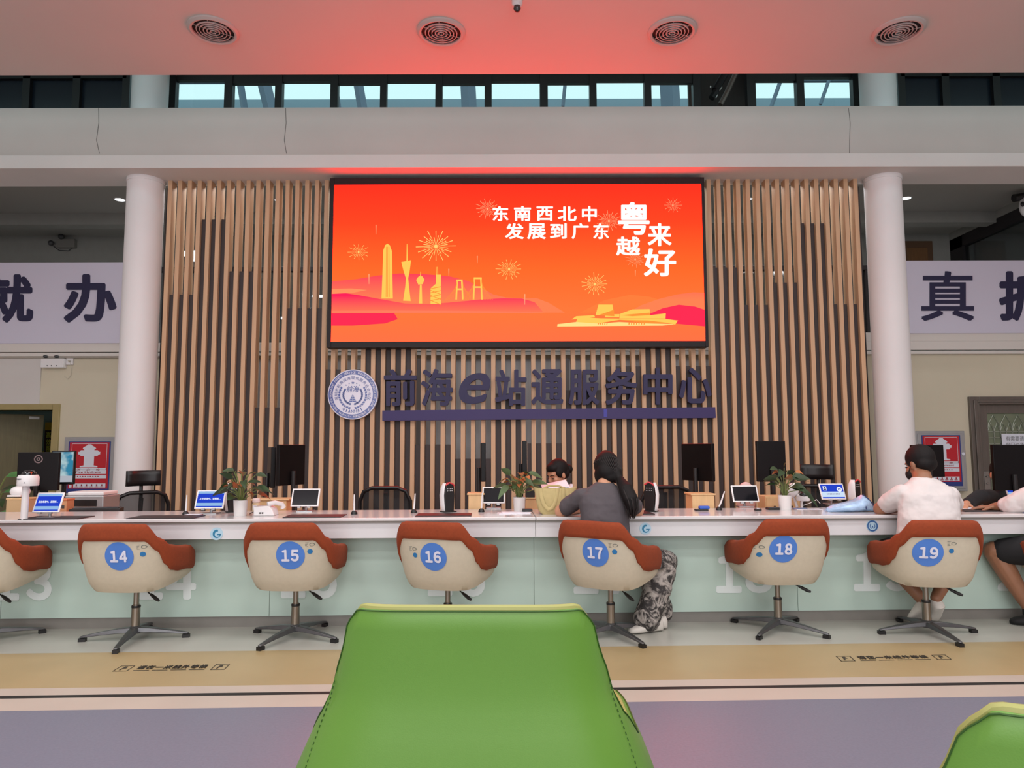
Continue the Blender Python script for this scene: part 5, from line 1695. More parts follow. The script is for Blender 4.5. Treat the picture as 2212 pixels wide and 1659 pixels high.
ondesk('cloth_bundle', 'pinkish cloth bundle behind the tablet near chair 18', 'cloth', 1612, .92, lambda t: MB().ell((0, 0, .13), (.08, .06, .13)).build('bundle', mat('pale_pink_cloth', (214, 176, 172), .8, bump=.5, bscale=40), t))

# ------------------------------------------------------------------ monitors
M_MON = mat('black_monitor', (14, 10, 11), .35, spec=.2)
def monitor(label, px, off, zc_, w, h, rz, dark=True, pic=False, logo=False):
    q = desk_pt(px, off)
    t = thing('monitor', label, 'monitor', q, rz)
    zb = zc_ - h / 2 - DZ
    MB().span(-w / 2, w / 2, -.018, .018, zb, zb + h).build('casing', M_MON, t, bevel=.005)
    MB().span(-w / 2 + .008, w / 2 - .008, -.0195, -.018, zb + .012, zb + h - .008).build('screen', M_SCR_OFF, t, 0)
    if logo:
        m = MB(); m.lathe([(.032, .0185), (.024, .0185)], (0, 0, zb + h * .82), 24, ax='y', caps=False)
        m.lathe([(.014, .0185), (.006, .0185)], (0, 0, zb + h * .82), 20, ax='y', caps=False)
        m.build('badge', mat('grey_badge', (120, 100, 100), .3), t)
    MB().tube([(0, .03, 0.01), (0, .03, zb * .6), (0, .03, zb + h * .35)], .018, 10).build('stand', M_BLACK, t)
    MB().span(-.10, .10, -.06, .10, 0, .012).build('foot', M_BLACK, t, bevel=.004)
    return t, zb
monitor('black monitor with round badge on its back at the far left desk', 80, 1.0, 1.02, .30, .30, PI + .15, logo=True)
t, zb = monitor('monitor showing clouds and sky beside the left hydrant cabinet', 133, 1.16, 1.045, .17, .27, .25)
w, h = .17, .27
mp_ = bpy.data.materials.new('cloud_picture'); mp_.use_nodes = True
nt = mp_.node_tree
nt.nodes.remove(nt.nodes['Principled BSDF'])
tcn, nz, rmp, emn = nt.nodes.new('ShaderNodeTexCoord'), nt.nodes.new('ShaderNodeTexNoise'), nt.nodes.new('ShaderNodeValToRGB'), nt.nodes.new('ShaderNodeEmission')
nz.inputs['Scale'].default_value = 11
rmp.color_ramp.elements[0].position, rmp.color_ramp.elements[1].position = .45, .58
rmp.color_ramp.elements[0].color = (*lin((52, 128, 160)), 1)
rmp.color_ramp.elements[1].color = (*lin((170, 196, 200)), 1)
nt.links.new(tcn.outputs['Object'], nz.inputs['Vector']); nt.links.new(nz.outputs[0], rmp.inputs[0]); nt.links.new(rmp.outputs[0], emn.inputs[0]); nt.links.new(emn.outputs[0], nt.nodes['Material Output'].inputs[0])
MB().span(-w / 2 + .01, w / 2 - .012, -.0205, -.0195, zb + .07, zb + h - .01).build('picture', mp_, t, 0)
MB().span(-w / 2 + .01, w / 2 - .012, -.0205, -.0195, zb + .02, zb + .07).build('taskbar', glow('pale_grey_screen', (190, 194, 204), .8), t, 0)
monitor('black monitor, left of a pair behind the left potted plant', 584, 1.12, 1.045, .30, .32, PI * .5 + .42)
monitor('black monitor with reddish sheen, right of a pair behind the desk phone', 626, 1.0, 1.065, .28, .32, PI + 1.1)
monitor('black monitor seen edge on behind the tablet left of the middle plant', 1043, 1.0, 1.085, .42, .30, PI * .5 + .06)
monitor('black monitor seen edge on behind the middle plant', 1134, 1.02, 1.11, .42, .28, PI * .5 - .03)
monitor('black monitor turned aside above the plywood riser near chair 18', 1510, 1.02, 1.075, .34, .30, PI - 1.05)
monitor('large black monitor back behind the right potted plant', 1668, 1.05, 1.08, .24, .33, PI + .05)
monitor('black monitor back behind the head of the man in white', 2008, 1.0, 1.08, .26, .26, PI)
monitor('large black monitor back in front of the metal door', 2190, .80, 1.03, .30, .36, PI)

# ------------------------------------------------------------------ mesh office chairs behind the desks
M_MESH = mat('black_chair_mesh', (30, 28, 29), .8, alpha=.82)
def office_chair(label, px, Y, ztop, rz, head=False, back_h=.44):
    p = at(px, 1090, Y=Y)
    t = thing('office_chair', label, 'office chair', (p.x, Y, 0), rz)
    zb = ztop - back_h - (.22 if head else 0)
    zt = zb + back_h
    w = .23
    loop = [(-w * .75, .0, zb), (-w, .03, zb + back_h * .35), (-w, .02, zt - .12), (-w * .82, 0, zt - .03), (-w * .5, -.01, zt), (w * .5, -.01, zt), (w * .82, 0, zt - .03), (w, .02, zt - .12), (w, .03, zb + back_h * .35), (w * .75, 0, zb)]
    m = MB(); m.tube(loop + [loop[0]], .018, 10); m.build('back_frame', M_BLACK, t)
    m = MB(); m.add([Vector(q) for q in loop], [tuple(range(len(loop)))]); o = m.build('back_mesh', M_MESH, t, 0)
    m = MB(); m.tube([(0, .04, zb - .02), (0, .07, zb + .15), (0, .05, zt - .05)], .02, 8); m.build('spine', M_BLACK, t)
    if head:
        m = MB()
        rows = [[Vector((x, .05 + (x / .15) ** 2 * -.05, zt + .06 + z)) for x in (-.15, -.1, -.05, 0, .05, .1, .15)] for z in (0, .05, .10, .14)]
        m.loft(rows, caps=False, closed=False)
        o = m.build('headrest', M_BLACK, t, 60); s_ = o.modifiers.new('t', 'SOLIDIFY'); s_.thickness = .03
        m = MB(); m.tube([(0, .06, zt - .05), (0, .07, zt + .1)], .016, 8); m.build('headrest_post', M_BLACK, t)
    MB().box((0, -.22, .47), (.48, .46, .07)).build('seat', M_BLACK, t, bevel=.02, seg=3)
    m = MB(); m.tube([(0, .02, .45), (0, .06, zb - .01)], .022, 8); m.build('seat_bracket', M_BLACK, t)
    for s in (-1, 1):
        m = MB(); m.tube([(s * .25, -.18, .46), (s * .29, -.18, .56), (s * .29, -.16, .60)], .016, 8); m.box((s * .29, -.2, .61), (.07, .24, .025)); m.build('armrest', M_BLACK, t)
    m = MB(); m.lathe([(.03, .09), (.03, .44)], (0, -.22, 0), 16); m.build('gas_column', M_DGREY, t)
    for k in range(5):
        a = 2 * PI * k / 5
        l_ = MB(); l_.tube([(0, -.22, .10), (.28 * math.cos(a), -.22 + .28 * math.sin(a), .07)], [.022, .014], 8)
        lg = l_.build('leg', M_BLACK, t)
        MB().cyl((.28 * math.cos(a) - .015, -.22 + .28 * math.sin(a), .03), (.28 * math.cos(a) + .015, -.22 + .28 * math.sin(a), .03), .03).build('caster', M_BLACK, lg)
    return t
office_chair('black mesh office chair with headrest beside the left column', 308, 6.55, 1.015, .75, True, .40)
office_chair('black mesh office chair behind the counter between chairs 15 and 16', 831, 6.5, .835, .0, False)
office_chair('black mesh office chair right of the gray shirted woman', 1441, 6.5, .835, .05, False)
office_chair('black mesh office chair behind the right potted plant and 19 tablet', 1768, 6.75, 1.05, -.5, True, .40)
# ------------------------------------------------------------------ people
M_SKIN = mat('skin', (196, 142, 112), .5, vary=.05, scale=20, sub=.08)
M_SKIN2 = mat('tanned_skin', (150, 104, 78), .5, vary=.06, scale=20, sub=.05)
M_HAIR = mat('black_hair', (20, 15, 15), .62, spec=.25, vary=.25, scale=30, stretch=(6, 6, 1), bump=.3, bscale=120)
M_GREYTEE = mat('charcoal_tee', (82, 76, 80), .9, vary=.06, scale=10, bump=.35, bscale=22)
M_WHITETEE = mat('white_tee', (214, 206, 204), .85, vary=.03, scale=10, bump=.35, bscale=20)
M_JACKET = mat('black_jacket', (24, 22, 26), .8, vary=.1, scale=12)
M_SHOEW = mat('white_sneaker', (214, 208, 200), .55, vary=.05, scale=20)
M_SHORT = mat('black_shorts', (26, 25, 27), .85)
M_EYE = mat('dark_eye', (34, 24, 22), .3)
M_LIP = mat('lip', (150, 84, 80), .5)
mp2 = bpy.data.materials.new('marbled_trousers')
mp2.use_nodes = True
nt = mp2.node_tree
b_ = nt.nodes['Principled BSDF']
b_.inputs['Roughness'].default_value = .8
tcn, nz, wv, rmp = nt.nodes.new('ShaderNodeTexCoord'), nt.nodes.new('ShaderNodeTexNoise'), nt.nodes.new('ShaderNodeTexNoise'), nt.nodes.new('ShaderNodeValToRGB')
nz.inputs['Scale'].default_value = 15
nz.inputs['Detail'].default_value = 8
nz.inputs['Distortion'].default_value = 2.2
rmp.color_ramp.elements[0].position, rmp.color_ramp.elements[1].position = .44, .60
rmp.color_ramp.elements[0].color = (*lin((52, 48, 48)), 1)
rmp.color_ramp.elements[1].color = (*lin((168, 160, 154)), 1)
nt.links.new(tcn.outputs['Object'], nz.inputs['Vector'])
nt.links.new(nz.outputs[0], rmp.inputs[0])
nt.links.new(rmp.outputs[0], b_.inputs['Base Color'])

J = lambda px, py, Y: at(px, py, Y=Y)
def V(*a):
    return Vector(a)
FOLD = bpy.data.textures.new('cloth_folds', 'CLOUDS')
FOLD.noise_scale = .075
FOLD.noise_depth = 2
def fuse(mb, name, m, parent, voxel, smooth=4, folds=0):
    o = mb.build(name, m, parent, 0, world=True)
    r = o.modifiers.new('skin', 'REMESH')
    r.mode = 'VOXEL'
    r.voxel_size = voxel
    r.use_smooth_shade = True
    s = o.modifiers.new('smooth', 'SMOOTH')
    s.iterations = smooth
    s.factor = .5
    if folds:
        d = o.modifiers.new('folds', 'DISPLACE')
        d.texture = FOLD
        d.texture_coords = 'LOCAL'
        d.strength = folds
        d.mid_level = .5
    return o
def limb(m, pts, rad, n=14):
    """A tapered limb through the joints, rounded at its ends."""
    P = [Vector(p) for p in pts]
    Q, R = [], []
    for i in range(len(P) - 1):
        for k in range(5):
            t = k / 5
            Q.append(P[i].lerp(P[i + 1], t))
            R.append(rad[i] + (rad[i + 1] - rad[i]) * t)
    Q.append(P[-1]); R.append(rad[-1])
    m.tube(Q, R, n)
    for p, r in zip(P, rad):
        m.ell(p, (r, r, r), nu=12, nv=8)
def torso(m, secs, n=24, yaw=0.0):
    """secs: (centre, half width, half depth) from hips to neck."""
    c_, s_ = math.cos(yaw), math.sin(yaw)
    rings = []
    for c, rx, ry in secs:
        ring = []
        for k in range(n):
            a = 2 * PI * k / n
            x, y = rx * sg(math.cos(a), .85), ry * sg(math.sin(a), .9)
            ring.append(Vector(c) + V(x * c_ - y * s_, x * s_ + y * c_, 0))
        rings.append(ring)
    m.loft(rings)
def hand(m, wrist, dirv, up, side, curl=.35, sc=1.0):
    """Palm with four unequal bent fingers and a thumb from the side of the palm near its base."""
    d = Vector(dirv).normalized()
    u = (Vector(up) - d * Vector(up).dot(d)).normalized()
    w = d.cross(u) * side
    W0 = Vector(wrist)
    m.tube([W0 - d * .02 * sc, W0 + d * .03 * sc, W0 + d * .085 * sc], [.026 * sc, .036 * sc, .038 * sc], 14, flat=.42, ref=u)
    for k, (o_, L) in enumerate(((-.027, .066), (-.009, .078), (.009, .073), (.026, .058))):
        b = W0 + (d * .08 + w * o_) * sc
        f = Vector(d)
        pts = [b - d * .015 * sc, b]
        for seg, fr in enumerate((.45, .32, .23)):
            f = (f - u * (curl * (.7 + .25 * seg))).normalized()
            pts.append(pts[-1] + f * L * fr * sc)
        m.tube(pts, [.0095 * sc, .0095 * sc, .0088 * sc, .008 * sc, .0062 * sc], 8)
        m.ell(pts[-1], (.0062 * sc,) * 3, nu=8, nv=6)
    b = W0 + (d * .02 - w * .03) * sc
    t1 = b + (d * .030 - w * .022 - u * .008) * sc
    t2 = t1 + (d * .026 - w * .006 - u * .010) * sc
    m.tube([b - d * .01, b, t1, t2], [.012 * sc, .013 * sc, .011 * sc, .008 * sc], 8)
    m.ell(t2, (.008 * sc,) * 3, nu=8, nv=6)
def head_frame(c, yaw, pitch=0.0, roll=0.0):
    return Matrix.Translation(c) @ Matrix.Rotation(yaw, 4, 'Z') @ Matrix.Rotation(pitch, 4, 'X') @ Matrix.Rotation(roll, 4, 'Y')
def head(m, M):
    """Skull, jaw, brow, nose, lips, ears; the face looks along local +Y."""
    k = m.M
    m.M = M
    m.ell((0, -.012, .030), (.074, .092, .086))
    m.ell((0, .022, -.035), (.060, .066, .074))
    m.ell((0, .055, -.090), (.028, .026, .020))
    m.ell((0, .066, .020), (.050, .020, .016))
    m.tube([(0, .080, .012), (0, .094, -.012), (0, .103, -.030)], [.008, .010, .012], 8)
    m.ell((0, .097, -.034), (.016, .010, .009))
    for s in (-1, 1):
        m.ell((s * .036, .062, -.028), (.024, .020, .020))
        m.ell((s * .075, -.006, -.012), (.011, .019, .031))
    m.ell((0, .082, -.060), (.024, .010, .007))
    m.ell((0, .080, -.071), (.020, .010, .007))
    m.M = k
def face_bits(M, parent, down=False, brow=True):
    m = MB(); m.M = M
    for s in (-1, 1):
        m.ell((s * .031, .078, -.004 if not down else -.008), (.015, .007, .004 if down else .006), nu=12, nv=8)
    m.build('eye', M_EYE, parent, world=True)
    if brow:
        m = MB(); m.M = M
        for s in (-1, 1):
            m.tube([(s * .014, .085, .016), (s * .032, .082, .022), (s * .048, .070, .017)], [.003, .0035, .002], 6)
        m.build('eyebrow', M_HAIR, parent, world=True)
    m = MB(); m.M = M
    m.ell((0, .090, -.0605), (.019, .004, .004)); m.ell((0, .088, -.069), (.016, .004, .004))
    m.build('lips', M_LIP, parent, world=True)
def shoe(m, heel, toe, h=.07, w=.045, up=(0, 0, 1)):
    a, b = Vector(heel), Vector(toe)
    d = (b - a).normalized()
    u = Vector(up); u = (u - d * u.dot(d)).normalized()
    s = d.cross(u)
    L = (b - a).length
    rings = []
    for t, ww, hh in ((0, .5, .75), (.06, .8, 1.0), (.25, .85, .98), (.45, .9, .8), (.65, 1.0, .6), (.85, .9, .48), (.97, .55, .36), (1.0, .3, .25)):
        c = a + d * L * t
        rings.append([c + s * (w * ww * sg(math.cos(q), .7)) + u * (h * hh * (.5 + .5 * sg(math.sin(q), .7))) for q in [2 * PI * k / 16 for k in range(16)]])
    m.loft(rings)

# ---- woman in the charcoal tee on chair 17
pw = thing('person', 'person with long ponytail in charcoal tee and marbled trousers, seen from behind', 'person', (J(1312, 1200, 4.62).x, 4.62, 0))
hc = J(1310, 1018, 4.75)
hM = head_frame(hc, .12, -.45)
nb = J(1306, 1046, 4.68)
Ls, Rs = J(1259, 1072, 4.66), J(1347, 1068, 4.66)
Le, Re = J(1212, 1104, 4.79), J(1377, 1103, 4.80)
Lh, Rh = V(.50, 5.02, .772), V(.72, 5.03, .772)
hips = J(1312, 1225, 4.58); hips.z = .52
waist = J(1307, 1150, 4.58)
chest = J(1304, 1085, 4.62)
m = MB()
head(m, hM)
limb(m, [chest, nb, hc - V(0, .01, .05)], [.06, .05, .048])
torso(m, [(hips, .15, .10), (waist, .13, .09), (chest, .14, .09), (nb - V(0, 0, .03), .10, .06)])
limb(m, [Ls, Le, Lh], [.048, .044, .026])
limb(m, [Rs, Re, Rh], [.048, .044, .026])
hand(m, Lh, (.5, .7, -.1), (0, 0, 1), 1)
hand(m, Rh, (-.4, .8, -.1), (0, 0, 1), -1)
body = fuse(m, 'body', M_SKIN, pw, .006)
face_bits(hM, pw, True)
m = MB()
torso(m, [(hips - V(0, 0, .04), .175, .125), (hips + V(0, 0, .06), .17, .12), (waist, .158, .112), (J(1306, 1118, 4.59), .155, .112), (chest, .160, .115), (J(1302, 1068, 4.64), .155, .10), (J(1303, 1056, 4.66), .118, .08), (J(1304, 1047, 4.67), .075, .068), (nb + V(0, 0, .014), .056, .056)])
limb(m, [Ls, Ls.lerp(Le, .55), Ls.lerp(Le, .70)], [.056, .060, .060])
limb(m, [Rs, Rs.lerp(Re, .55), Rs.lerp(Re, .74)], [.056, .058, .058])
fuse(m, 'tee_shirt', M_GREYTEE, pw, .008, 6, .016)
m = MB(); m.M = hM
m.ell((0, -.022, .034), (.085, .100, .096))
m.ell((0, -.055, -.02), (.078, .060, .07))
m.ell((.055, -.01, -.03), (.032, .05, .06)); m.ell((-.055, -.01, -.03), (.032, .05, .06)); m.ell((.01, -.06, -.055), (.062, .040, .05))
m.M = Matrix.Identity(4)
tie = J(1338, 1034, 4.64)
m.tube([hM @ V(.03, -.075, .03), tie, J(1352, 1058, 4.54), J(1362, 1080, 4.50), J(1366, 1100, 4.49), J(1364, 1114, 4.49)], [.04, .026, .048, .050, .036, .010], 14)
fuse(m, 'hair', M_HAIR, pw, .007, 4)
rnd = random.Random(21)
m = MB()
path = [tie, J(1352, 1058, 4.54), J(1362, 1080, 4.50), J(1366, 1100, 4.49), J(1365, 1118, 4.49)]
for k in range(26):
    a, q = rnd.uniform(0, 2 * PI), rnd.uniform(.85, 1.12)
    rr = [.022, .046, .048, .036, rnd.uniform(.006, .024)]
    m.tube([p + V(math.cos(a) * r * q, math.sin(a) * r * q, rnd.uniform(-.012, .006) if i == 4 else 0) for i, (p, r) in enumerate(zip(path, rr))], [.004, .005, .005, .004, .0015], 5)
for k in range(20):
    a = PI + PI * (k + .5) / 20 * 1.0
    top = hM @ V(.020 * math.cos(a), -.03 + .02 * math.sin(a), .131)
    mid = hM @ V(.087 * math.cos(a), -.022 + .102 * math.sin(a), .045)
    low = hM @ V(.070 * math.cos(a) + .02, -.045 + .075 * math.sin(a), -.02)
    m.tube([top, mid, low, tie.lerp(low, .35)], [.002, .004, .004, .003], 5)
m.build('hair_strands', mat('dark_hair_strand', (34, 26, 25), .5, spec=.3), pw, 60, world=True)
m = MB(); m.tube([tie + V(-.026, 0, 0), tie + V(0, -.026, .004), tie + V(.026, 0, .006), tie + V(0, .026, .0), tie + V(-.026, 0, 0)], .006, 6)
m.build('hair_tie', M_BLACKM, pw, world=True)
m = MB()
Rk, Ra = J(1440, 1216, 4.84), J(1398, 1335, 4.74)
Lk, La = J(1395, 1222, 4.86), V(1.0, 4.86, .10)
Rk.z, Lk.z = .435, .43
limb(m, [hips + V(.06, 0, -.02), Rk, Rk.lerp(Ra, .5), Ra], [.09, .078, .092, .090])
limb(m, [hips + V(-.07, 0, -.02), Lk, Lk.lerp(La, .5), La], [.09, .076, .085, .075])
m.ell(hips, (.17, .14, .11))
fuse(m, 'trousers', mp2, pw, .009, 5, .022)
for hl, to in ((V(Ra.x + .10, Ra.y + .03, .004), V(Ra.x - .125, Ra.y - .05, .004)), (V(1.02, 4.82, .004), V(1.01, 4.60, .004) + V(-.16, .20, 0))):
    m = MB(); shoe(m, hl, to, .085, .05)
    m.build('shoe', M_SHOEW, pw, 60, world=True)

# ---- man in the white tee on chair 19
pm_ = thing('person', 'person with short black hair in white tee, seen from behind, sitting at counter 19', 'person', (J(2005, 1200, 4.68).x, 4.68, 0))
hc = J(1986, 1002, 4.84)
hM = head_frame(hc, .38, -.30)
nb = J(1993, 1036, 4.76)
Ls, Rs = J(1948, 1068, 4.74), J(2050, 1070, 4.72)
Le, Re = J(1902, 1099, 4.88), J(2062, 1098, 4.92)
Lh, Rh = J(1952, 1087, 5.10), J(2006, 1088, 5.12)
Lh.z = Rh.z = .772
hips = J(2006, 1225, 4.66); hips.z = .52
waist, chest = J(2006, 1140, 4.66), J(2004, 1085, 4.70)
m = MB()
head(m, hM)
limb(m, [chest, nb, hc - V(0, .01, .05)], [.07, .060, .056])
torso(m, [(hips, .15, .11), (waist, .15, .10), (chest, .16, .10), (nb - V(0, 0, .03), .11, .07)])
limb(m, [Ls, Le, Lh], [.055, .047, .030])
limb(m, [Rs, Re, Rh], [.055, .047, .030])
hand(m, Lh, (.5, .6, -.1), (0, 0, 1), 1)
hand(m, Rh, (-.6, .6, -.1), (0, 0, 1), -1)
Lk, Lf = J(1906, 1220, 4.97), J(1992, 1296, 4.80)
Rk, Rf = J(2075, 1218, 4.98), J(2022, 1292, 4.82)
Lk.z = Rk.z = .47
limb(m, [hips + V(-.08, 0, 0), Lk, Lk.lerp(Lf, .35), Lf], [.10, .060, .056, .036])
limb(m, [hips + V(.08, 0, 0), Rk, Rk.lerp(Rf, .35), Rf], [.10, .060, .056, .036])
fuse(m, 'body', M_SKIN2, pm_, .006)
face_bits(hM, pm_)
m = MB()
torso(m, [(hips - V(0, 0, .03), .19, .14), (hips + V(0, 0, .08), .19, .135), (waist, .19, .13), (J(2006, 1112, 4.67), .188, .13), (chest, .19, .125), (J(2002, 1066, 4.71), .185, .115), (J(2000, 1052, 4.73), .150, .095), (J(1997, 1041, 4.745), .105, .08), (nb + V(0, 0, .016), .066, .064)])
limb(m, [Ls, Ls.lerp(Le, .5), Ls.lerp(Le, .62)], [.064, .068, .068])
limb(m, [Rs, Rs.lerp(Re, .5), Rs.lerp(Re, .66)], [.064, .064, .064])
fuse(m, 'tee_shirt', M_WHITETEE, pm_, .008, 6, .018)
m = MB(); m.M = hM
m.ell((0, -.020, .036), (.083, .100, .094))
m.ell((0, -.052, -.012), (.078, .058, .058))
fuse(m, 'hair', M_HAIR, pm_, .007, 3)
m = MB(); m.M = hM
m.ell((0, .060, -.055), (.062, .052, .050))
m.tube([(-.055, .05, -.035), (-.074, .012, -.008), (-.078, -.008, .0)], .004, 6)
m.tube([(.055, .05, -.035), (.074, .012, -.008), (.078, -.008, .0)], .004, 6)
fuse(m, 'face_mask', M_BLACKM, pm_, .004, 2)
m = MB()
limb(m, [hips + V(-.08, 0, 0), (hips + V(-.08, 0, 0)).lerp(Lk, .8)], [.13, .095])
limb(m, [hips + V(.08, 0, 0), (hips + V(.08, 0, 0)).lerp(Rk, .8)], [.13, .095])
m.ell(hips, (.19, .15, .13))
fuse(m, 'shorts', M_SHORT, pm_, .010, 5)
for fx_, to in ((Lf, V(Lf.x - .02, Lf.y + .10, .012)), (Rf, V(Rf.x + .03, Rf.y + .09, .012))):
    hl = V(fx_.x, fx_.y - .06, fx_.z - .055)
    m = MB(); shoe(m, hl, to, .085, .046, (0, 1, .25))
    m.build('shoe', M_SHOEW, pm_, 60, world=True)

# ---- person cut off by the right edge, on chair 20
pr = thing('person', 'person in loose white sleeve and black shorts cut off by the right edge', 'person', (J(2320, 1200, 4.75).x, 4.75, 0))
hc = J(2250, 1010, 4.98)
hM = head_frame(hc, .95, -.25)
nb = J(2275, 1042, 4.90)
Ls, Rs = J(2262, 1062, 4.86), J(2360, 1062, 4.82)
Le, Lh = J(2192, 1096, 4.97), J(2146, 1099, 5.09)
Re, Rh = J(2370, 1100, 4.98), J(2300, 1092, 5.12)
Lh.z = Rh.z = .768
Le.z = .80
hips = J(2325, 1225, 4.74); hips.z = .52
waist, chest = J(2322, 1140, 4.74), J(2310, 1090, 4.80)
Lk, Lf = J(2150, 1219, 4.97), J(2226, 1318, 4.90)
Rk, Rf = J(2400, 1220, 5.0), J(2380, 1320, 4.9)
Lk.z, Rk.z, Lf.z, Rf.z = .475, .475, .10, .10
m = MB()
head(m, hM)
limb(m, [chest, nb, hc - V(0, .01, .05)], [.07, .058, .052])
torso(m, [(hips, .15, .11), (waist, .15, .10), (chest, .16, .10), (nb - V(0, 0, .03), .11, .07)])
limb(m, [Ls, Le, Lh], [.055, .046, .028])
limb(m, [Rs, Re, Rh], [.055, .046, .028])
hand(m, Lh, (-.7, .35, -.05), (0, 0, 1), 1, .2)
hand(m, Rh, (-.6, .5, -.05), (0, 0, 1), -1, .2)
limb(m, [hips + V(-.08, 0, 0), Lk, Lk.lerp(Lf, .35), Lf], [.10, .070, .066, .040])
limb(m, [hips + V(.08, 0, 0), Rk, Rk.lerp(Rf, .35), Rf], [.10, .070, .066, .040])
fuse(m, 'body', M_SKIN2, pr, .006)
face_bits(hM, pr)
m = MB(); m.M = hM
for s in (-1, 1):
    m.tube([(s * .033 + .024 * math.cos(a), .094, -.006 + .018 * math.sin(a)) for a in [2 * PI * k / 12 for k in range(13)]], .0022, 6)
    m.tube([(s * .057, .092, .0), (s * .078, .02, .0), (s * .080, -.01, -.004)], .0022, 6)
g_ = m.build('glasses', M_BLACK, pr, world=True)
m = MB(); m.M = hM
for s in (-1, 1):
    m.lathe([(.023, .0945), (.001, .0945)], (s * .033, 0, -.006), 16, ax='y', caps=False)
m.build('lens', mat('bluish_lens', (150, 170, 220), .08, alpha=.6), g_, world=True)
m = MB(); m.M = hM
m.ell((0, -.020, .036), (.084, .100, .094)); m.ell((0, -.052, -.02), (.078, .058, .06))
fuse(m, 'hair', M_HAIR, pr, .007, 3)
m = MB()
torso(m, [(hips - V(0, 0, .03), .19, .14), (waist, .19, .13), (chest, .20, .13), (J(2300, 1060, 4.84), .18, .11), (nb + V(0, 0, .01), .075, .07)])
limb(m, [Ls, Ls.lerp(Le, .6), Le, Le.lerp(Lh, .35)], [.085, .082, .072, .060])
limb(m, [Rs, Rs.lerp(Re, .6), Re], [.085, .082, .076])
fuse(m, 'tee_shirt', M_WHITETEE, pr, .008, 6, .018)
m = MB()
limb(m, [hips + V(-.08, 0, 0), (hips + V(-.08, 0, 0)).lerp(Lk, .84)], [.125, .088])
limb(m, [hips + V(.08, 0, 0), (hips + V(.08, 0, 0)).lerp(Rk, .84)], [.125, .088])
m.ell(hips, (.19, .15, .13))
fuse(m, 'shorts', M_SHORT, pr, .010, 5)
for fx_ in (Lf, Rf):
    m = MB(); shoe(m, V(fx_.x + .06, fx_.y - .05, .004), V(fx_.x - .13, fx_.y + .02, .004), .085, .05)
    limb(m, [V(fx_.x, fx_.y, .07), V(fx_.x, fx_.y, .13)], [.046, .046])
    m.build('shoe', M_BLACKM, pr, 60, world=True)

# ---- clerk reading papers behind the counter
pc = thing('person', 'person in black jacket with hair bun reading papers behind the counter', 'person', (J(1215, 1200, 6.2).x, 6.25, 0))
hc = J(1204, 1024, 6.12)
hM = head_frame(hc, PI - 1.0, -.38)
nb = J(1220, 1054, 6.2)
Ls, Rs = J(1252, 1070, 6.2), J(1186, 1072, 6.2)
Le, Re = J(1262, 1105, 6.05), J(1170, 1105, 6.02)
Lh, Rh = J(1239, 1062, 5.72), J(1178, 1062, 5.72)
hips = J(1218, 1200, 6.3); hips.z = .50
waist, chest = J(1218, 1130, 6.28), J(1219, 1090, 6.25)
m = MB()
head(m, hM)
limb(m, [chest, nb, hc - V(0, -.01, .05)], [.06, .046, .044])
torso(m, [(hips, .14, .10), (waist, .12, .09), (chest, .14, .09), (nb - V(0, 0, .03), .09, .06)])
limb(m, [Ls, Le, Lh], [.045, .040, .024])
limb(m, [Rs, Re, Rh], [.045, .040, .024])
hand(m, Lh, (-.5, -.55, .1), (0, 0, 1), -1, .5, .9)
hand(m, Rh, (.3, -.7, .1), (0, 0, 1), 1, .5, .9)
for s in (-1, 1):
    limb(m, [hips + V(s * .08, 0, 0), V(hips.x + s * .09, hips.y - .40, .48), V(hips.x + s * .09, hips.y - .36, .05)], [.09, .06, .035])
fuse(m, 'body', M_SKIN, pc, .006)
face_bits(hM, pc, True)
m = MB(); m.M = hM
m.ell((0, -.024, .040), (.081, .094, .088))
m.ell((0, -.055, -.01), (.074, .055, .06))
m.ell((0, .022, .066), (.068, .060, .048)); m.ell((-.06, .0, .02), (.022, .05, .05)); m.ell((.06, .0, .02), (.022, .05, .05))
m.ell((0, -.125, -.005), (.042, .038, .042))
fuse(m, 'hair', M_HAIR, pc, .006, 3)
m = MB()
torso(m, [(hips - V(0, 0, .02), .17, .13), (waist, .145, .11), (chest, .165, .115), (J(1219, 1070, 6.22), .155, .10), (nb - V(0, 0, .005), .07, .065)])
limb(m, [Ls, Le, Le.lerp(Lh, .8)], [.066, .058, .042])
limb(m, [Rs, Re, Re.lerp(Rh, .8)], [.066, .058, .042])
fuse(m, 'jacket', M_JACKET, pc, .009, 5, .012)
m = MB()
for s in (-1, 1):
    m.tube([nb + V(s * .055, -.02, .03), nb + V(s * .045, -.07, .0), nb + V(s * .01, -.10, -.05)], [.016, .016, .008], 8, flat=.5)
m.build('collar', M_PAPER, pc, world=True)
m = MB()
for s in (-1, 1):
    limb(m, [hips + V(s * .08, 0, 0), V(hips.x + s * .09, hips.y - .40, .48), V(hips.x + s * .09, hips.y - .36, .08)], [.11, .075, .06])
m.ell(hips, (.16, .13, .11))
fuse(m, 'trousers', M_JACKET, pc, .010, 4)
for s in (-1, 1):
    m = MB(); shoe(m, V(hips.x + s * .09, hips.y - .30, .004), V(hips.x + s * .10, hips.y - .54, .004), .08, .045)
    m.build('shoe', M_BLACKM, pc, 60, world=True)
A, B, C_, D = J(1168, 1047, 5.80), J(1221, 1036, 5.74), J(1234, 1057, 5.60), J(1172, 1057, 5.62)
t = thing('paper_document', 'white sheaf of papers held up in front of the clerk', 'papers', (A + B + C_ + D) / 4)
for k in range(3):
    m = MB()
    o_ = V(.004 * k, .003 * k, -.004 * k)
    m.loft([[A + o_, B + o_, C_ + o_, D + o_], [A + o_ + V(0, .002, -.001), B + o_ + V(0, .002, -.001), C_ + o_ + V(0, .002, -.001), D + o_ + V(0, .002, -.001)]])
    m.build('sheet', M_PAPER, t, 0, world=True)
m = MB()
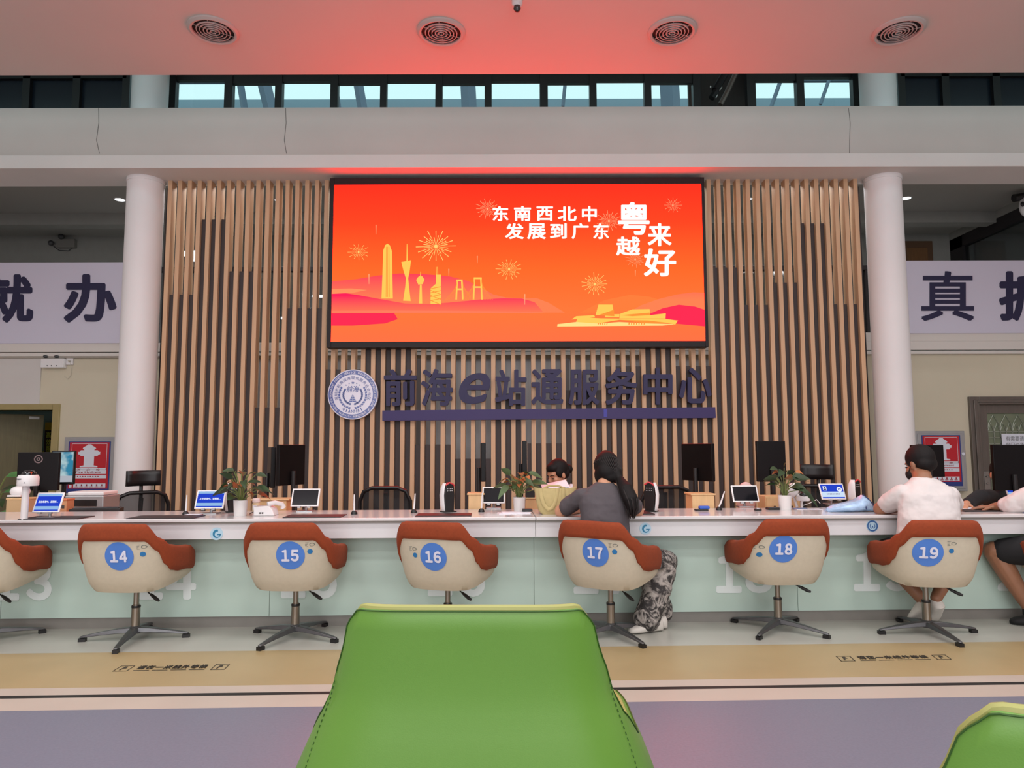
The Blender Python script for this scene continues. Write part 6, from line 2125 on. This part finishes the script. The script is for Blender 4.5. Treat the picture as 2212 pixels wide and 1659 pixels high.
for k in range(4):
    a, b = C_.lerp(B, .25 + .02 * k).lerp(D.lerp(A, .25), .05 + .05 * k), None
    m.box(C_.lerp(D, .08 + .06 * k).lerp(B.lerp(A, .08 + .06 * k), .22) + V(0, -.004, .002), (.018, .001, .006))
m.build('print_line', M_INK, t, 0, world=True)

# ---- second clerk mostly hidden behind the large right monitor
pd = thing('person', 'person in black with stretched out arm, half hidden by the big right monitor', 'person', (J(2170, 1200, 6.2).x, 6.2, 0))
hc = J(2163, 1024, 6.2)
hM = head_frame(hc, PI - .25, -.2)
nb = J(2168, 1056, 6.26)
Ls, Rs = J(2212, 1074, 6.26), J(2140, 1074, 6.2)
Re, Rh = J(2118, 1092, 5.65), J(2086, 1093, 5.36)
Le, Lh = J(2225, 1105, 6.05), J(2190, 1098, 5.85)
hips = J(2172, 1200, 6.42); hips.z = .5
waist, chest = J(2172, 1135, 6.38), J(2170, 1092, 6.32)
Rh.z, Re.z, Lh.z = .765, .80, .70
m = MB()
head(m, hM)
limb(m, [chest, nb, hc - V(0, -.01, .05)], [.06, .05, .048])
torso(m, [(hips, .14, .10), (waist, .13, .09), (chest, .15, .09), (nb - V(0, 0, .03), .1, .06)])
limb(m, [Ls, Le, Lh], [.05, .042, .026])
limb(m, [Rs, Re, Rh], [.05, .042, .026])
hand(m, Rh, (-.45, -.5, -.05), (0, 0, 1), 1, .25, .95)
hand(m, Lh, (-.2, -.6, -.05), (0, 0, 1), -1, .25, .95)
fuse(m, 'body', M_SKIN, pd, .006)
face_bits(hM, pd)
m = MB(); m.M = hM
m.ell((0, -.022, .038), (.082, .096, .092)); m.ell((0, -.05, -.01), (.074, .056, .06))
fuse(m, 'hair', M_HAIR, pd, .007, 3)
m = MB()
torso(m, [(hips - V(0, 0, .03), .17, .13), (waist, .16, .11), (chest, .17, .115), (J(2169, 1072, 6.28), .16, .10), (nb, .07, .065)])
limb(m, [Ls, Le, Le.lerp(Lh, .85)], [.068, .058, .044])
limb(m, [Rs, Re, Re.lerp(Rh, .85)], [.068, .058, .042])
fuse(m, 'jacket', M_JACKET, pd, .009, 5)
m = MB()
for s in (-1, 1):
    limb(m, [hips + V(s * .08, 0, 0), V(hips.x + s * .09, hips.y - .35, .48), V(hips.x + s * .09, hips.y - .32, .06)], [.11, .08, .06])
fuse(m, 'trousers', M_JACKET, pd, .012, 4)
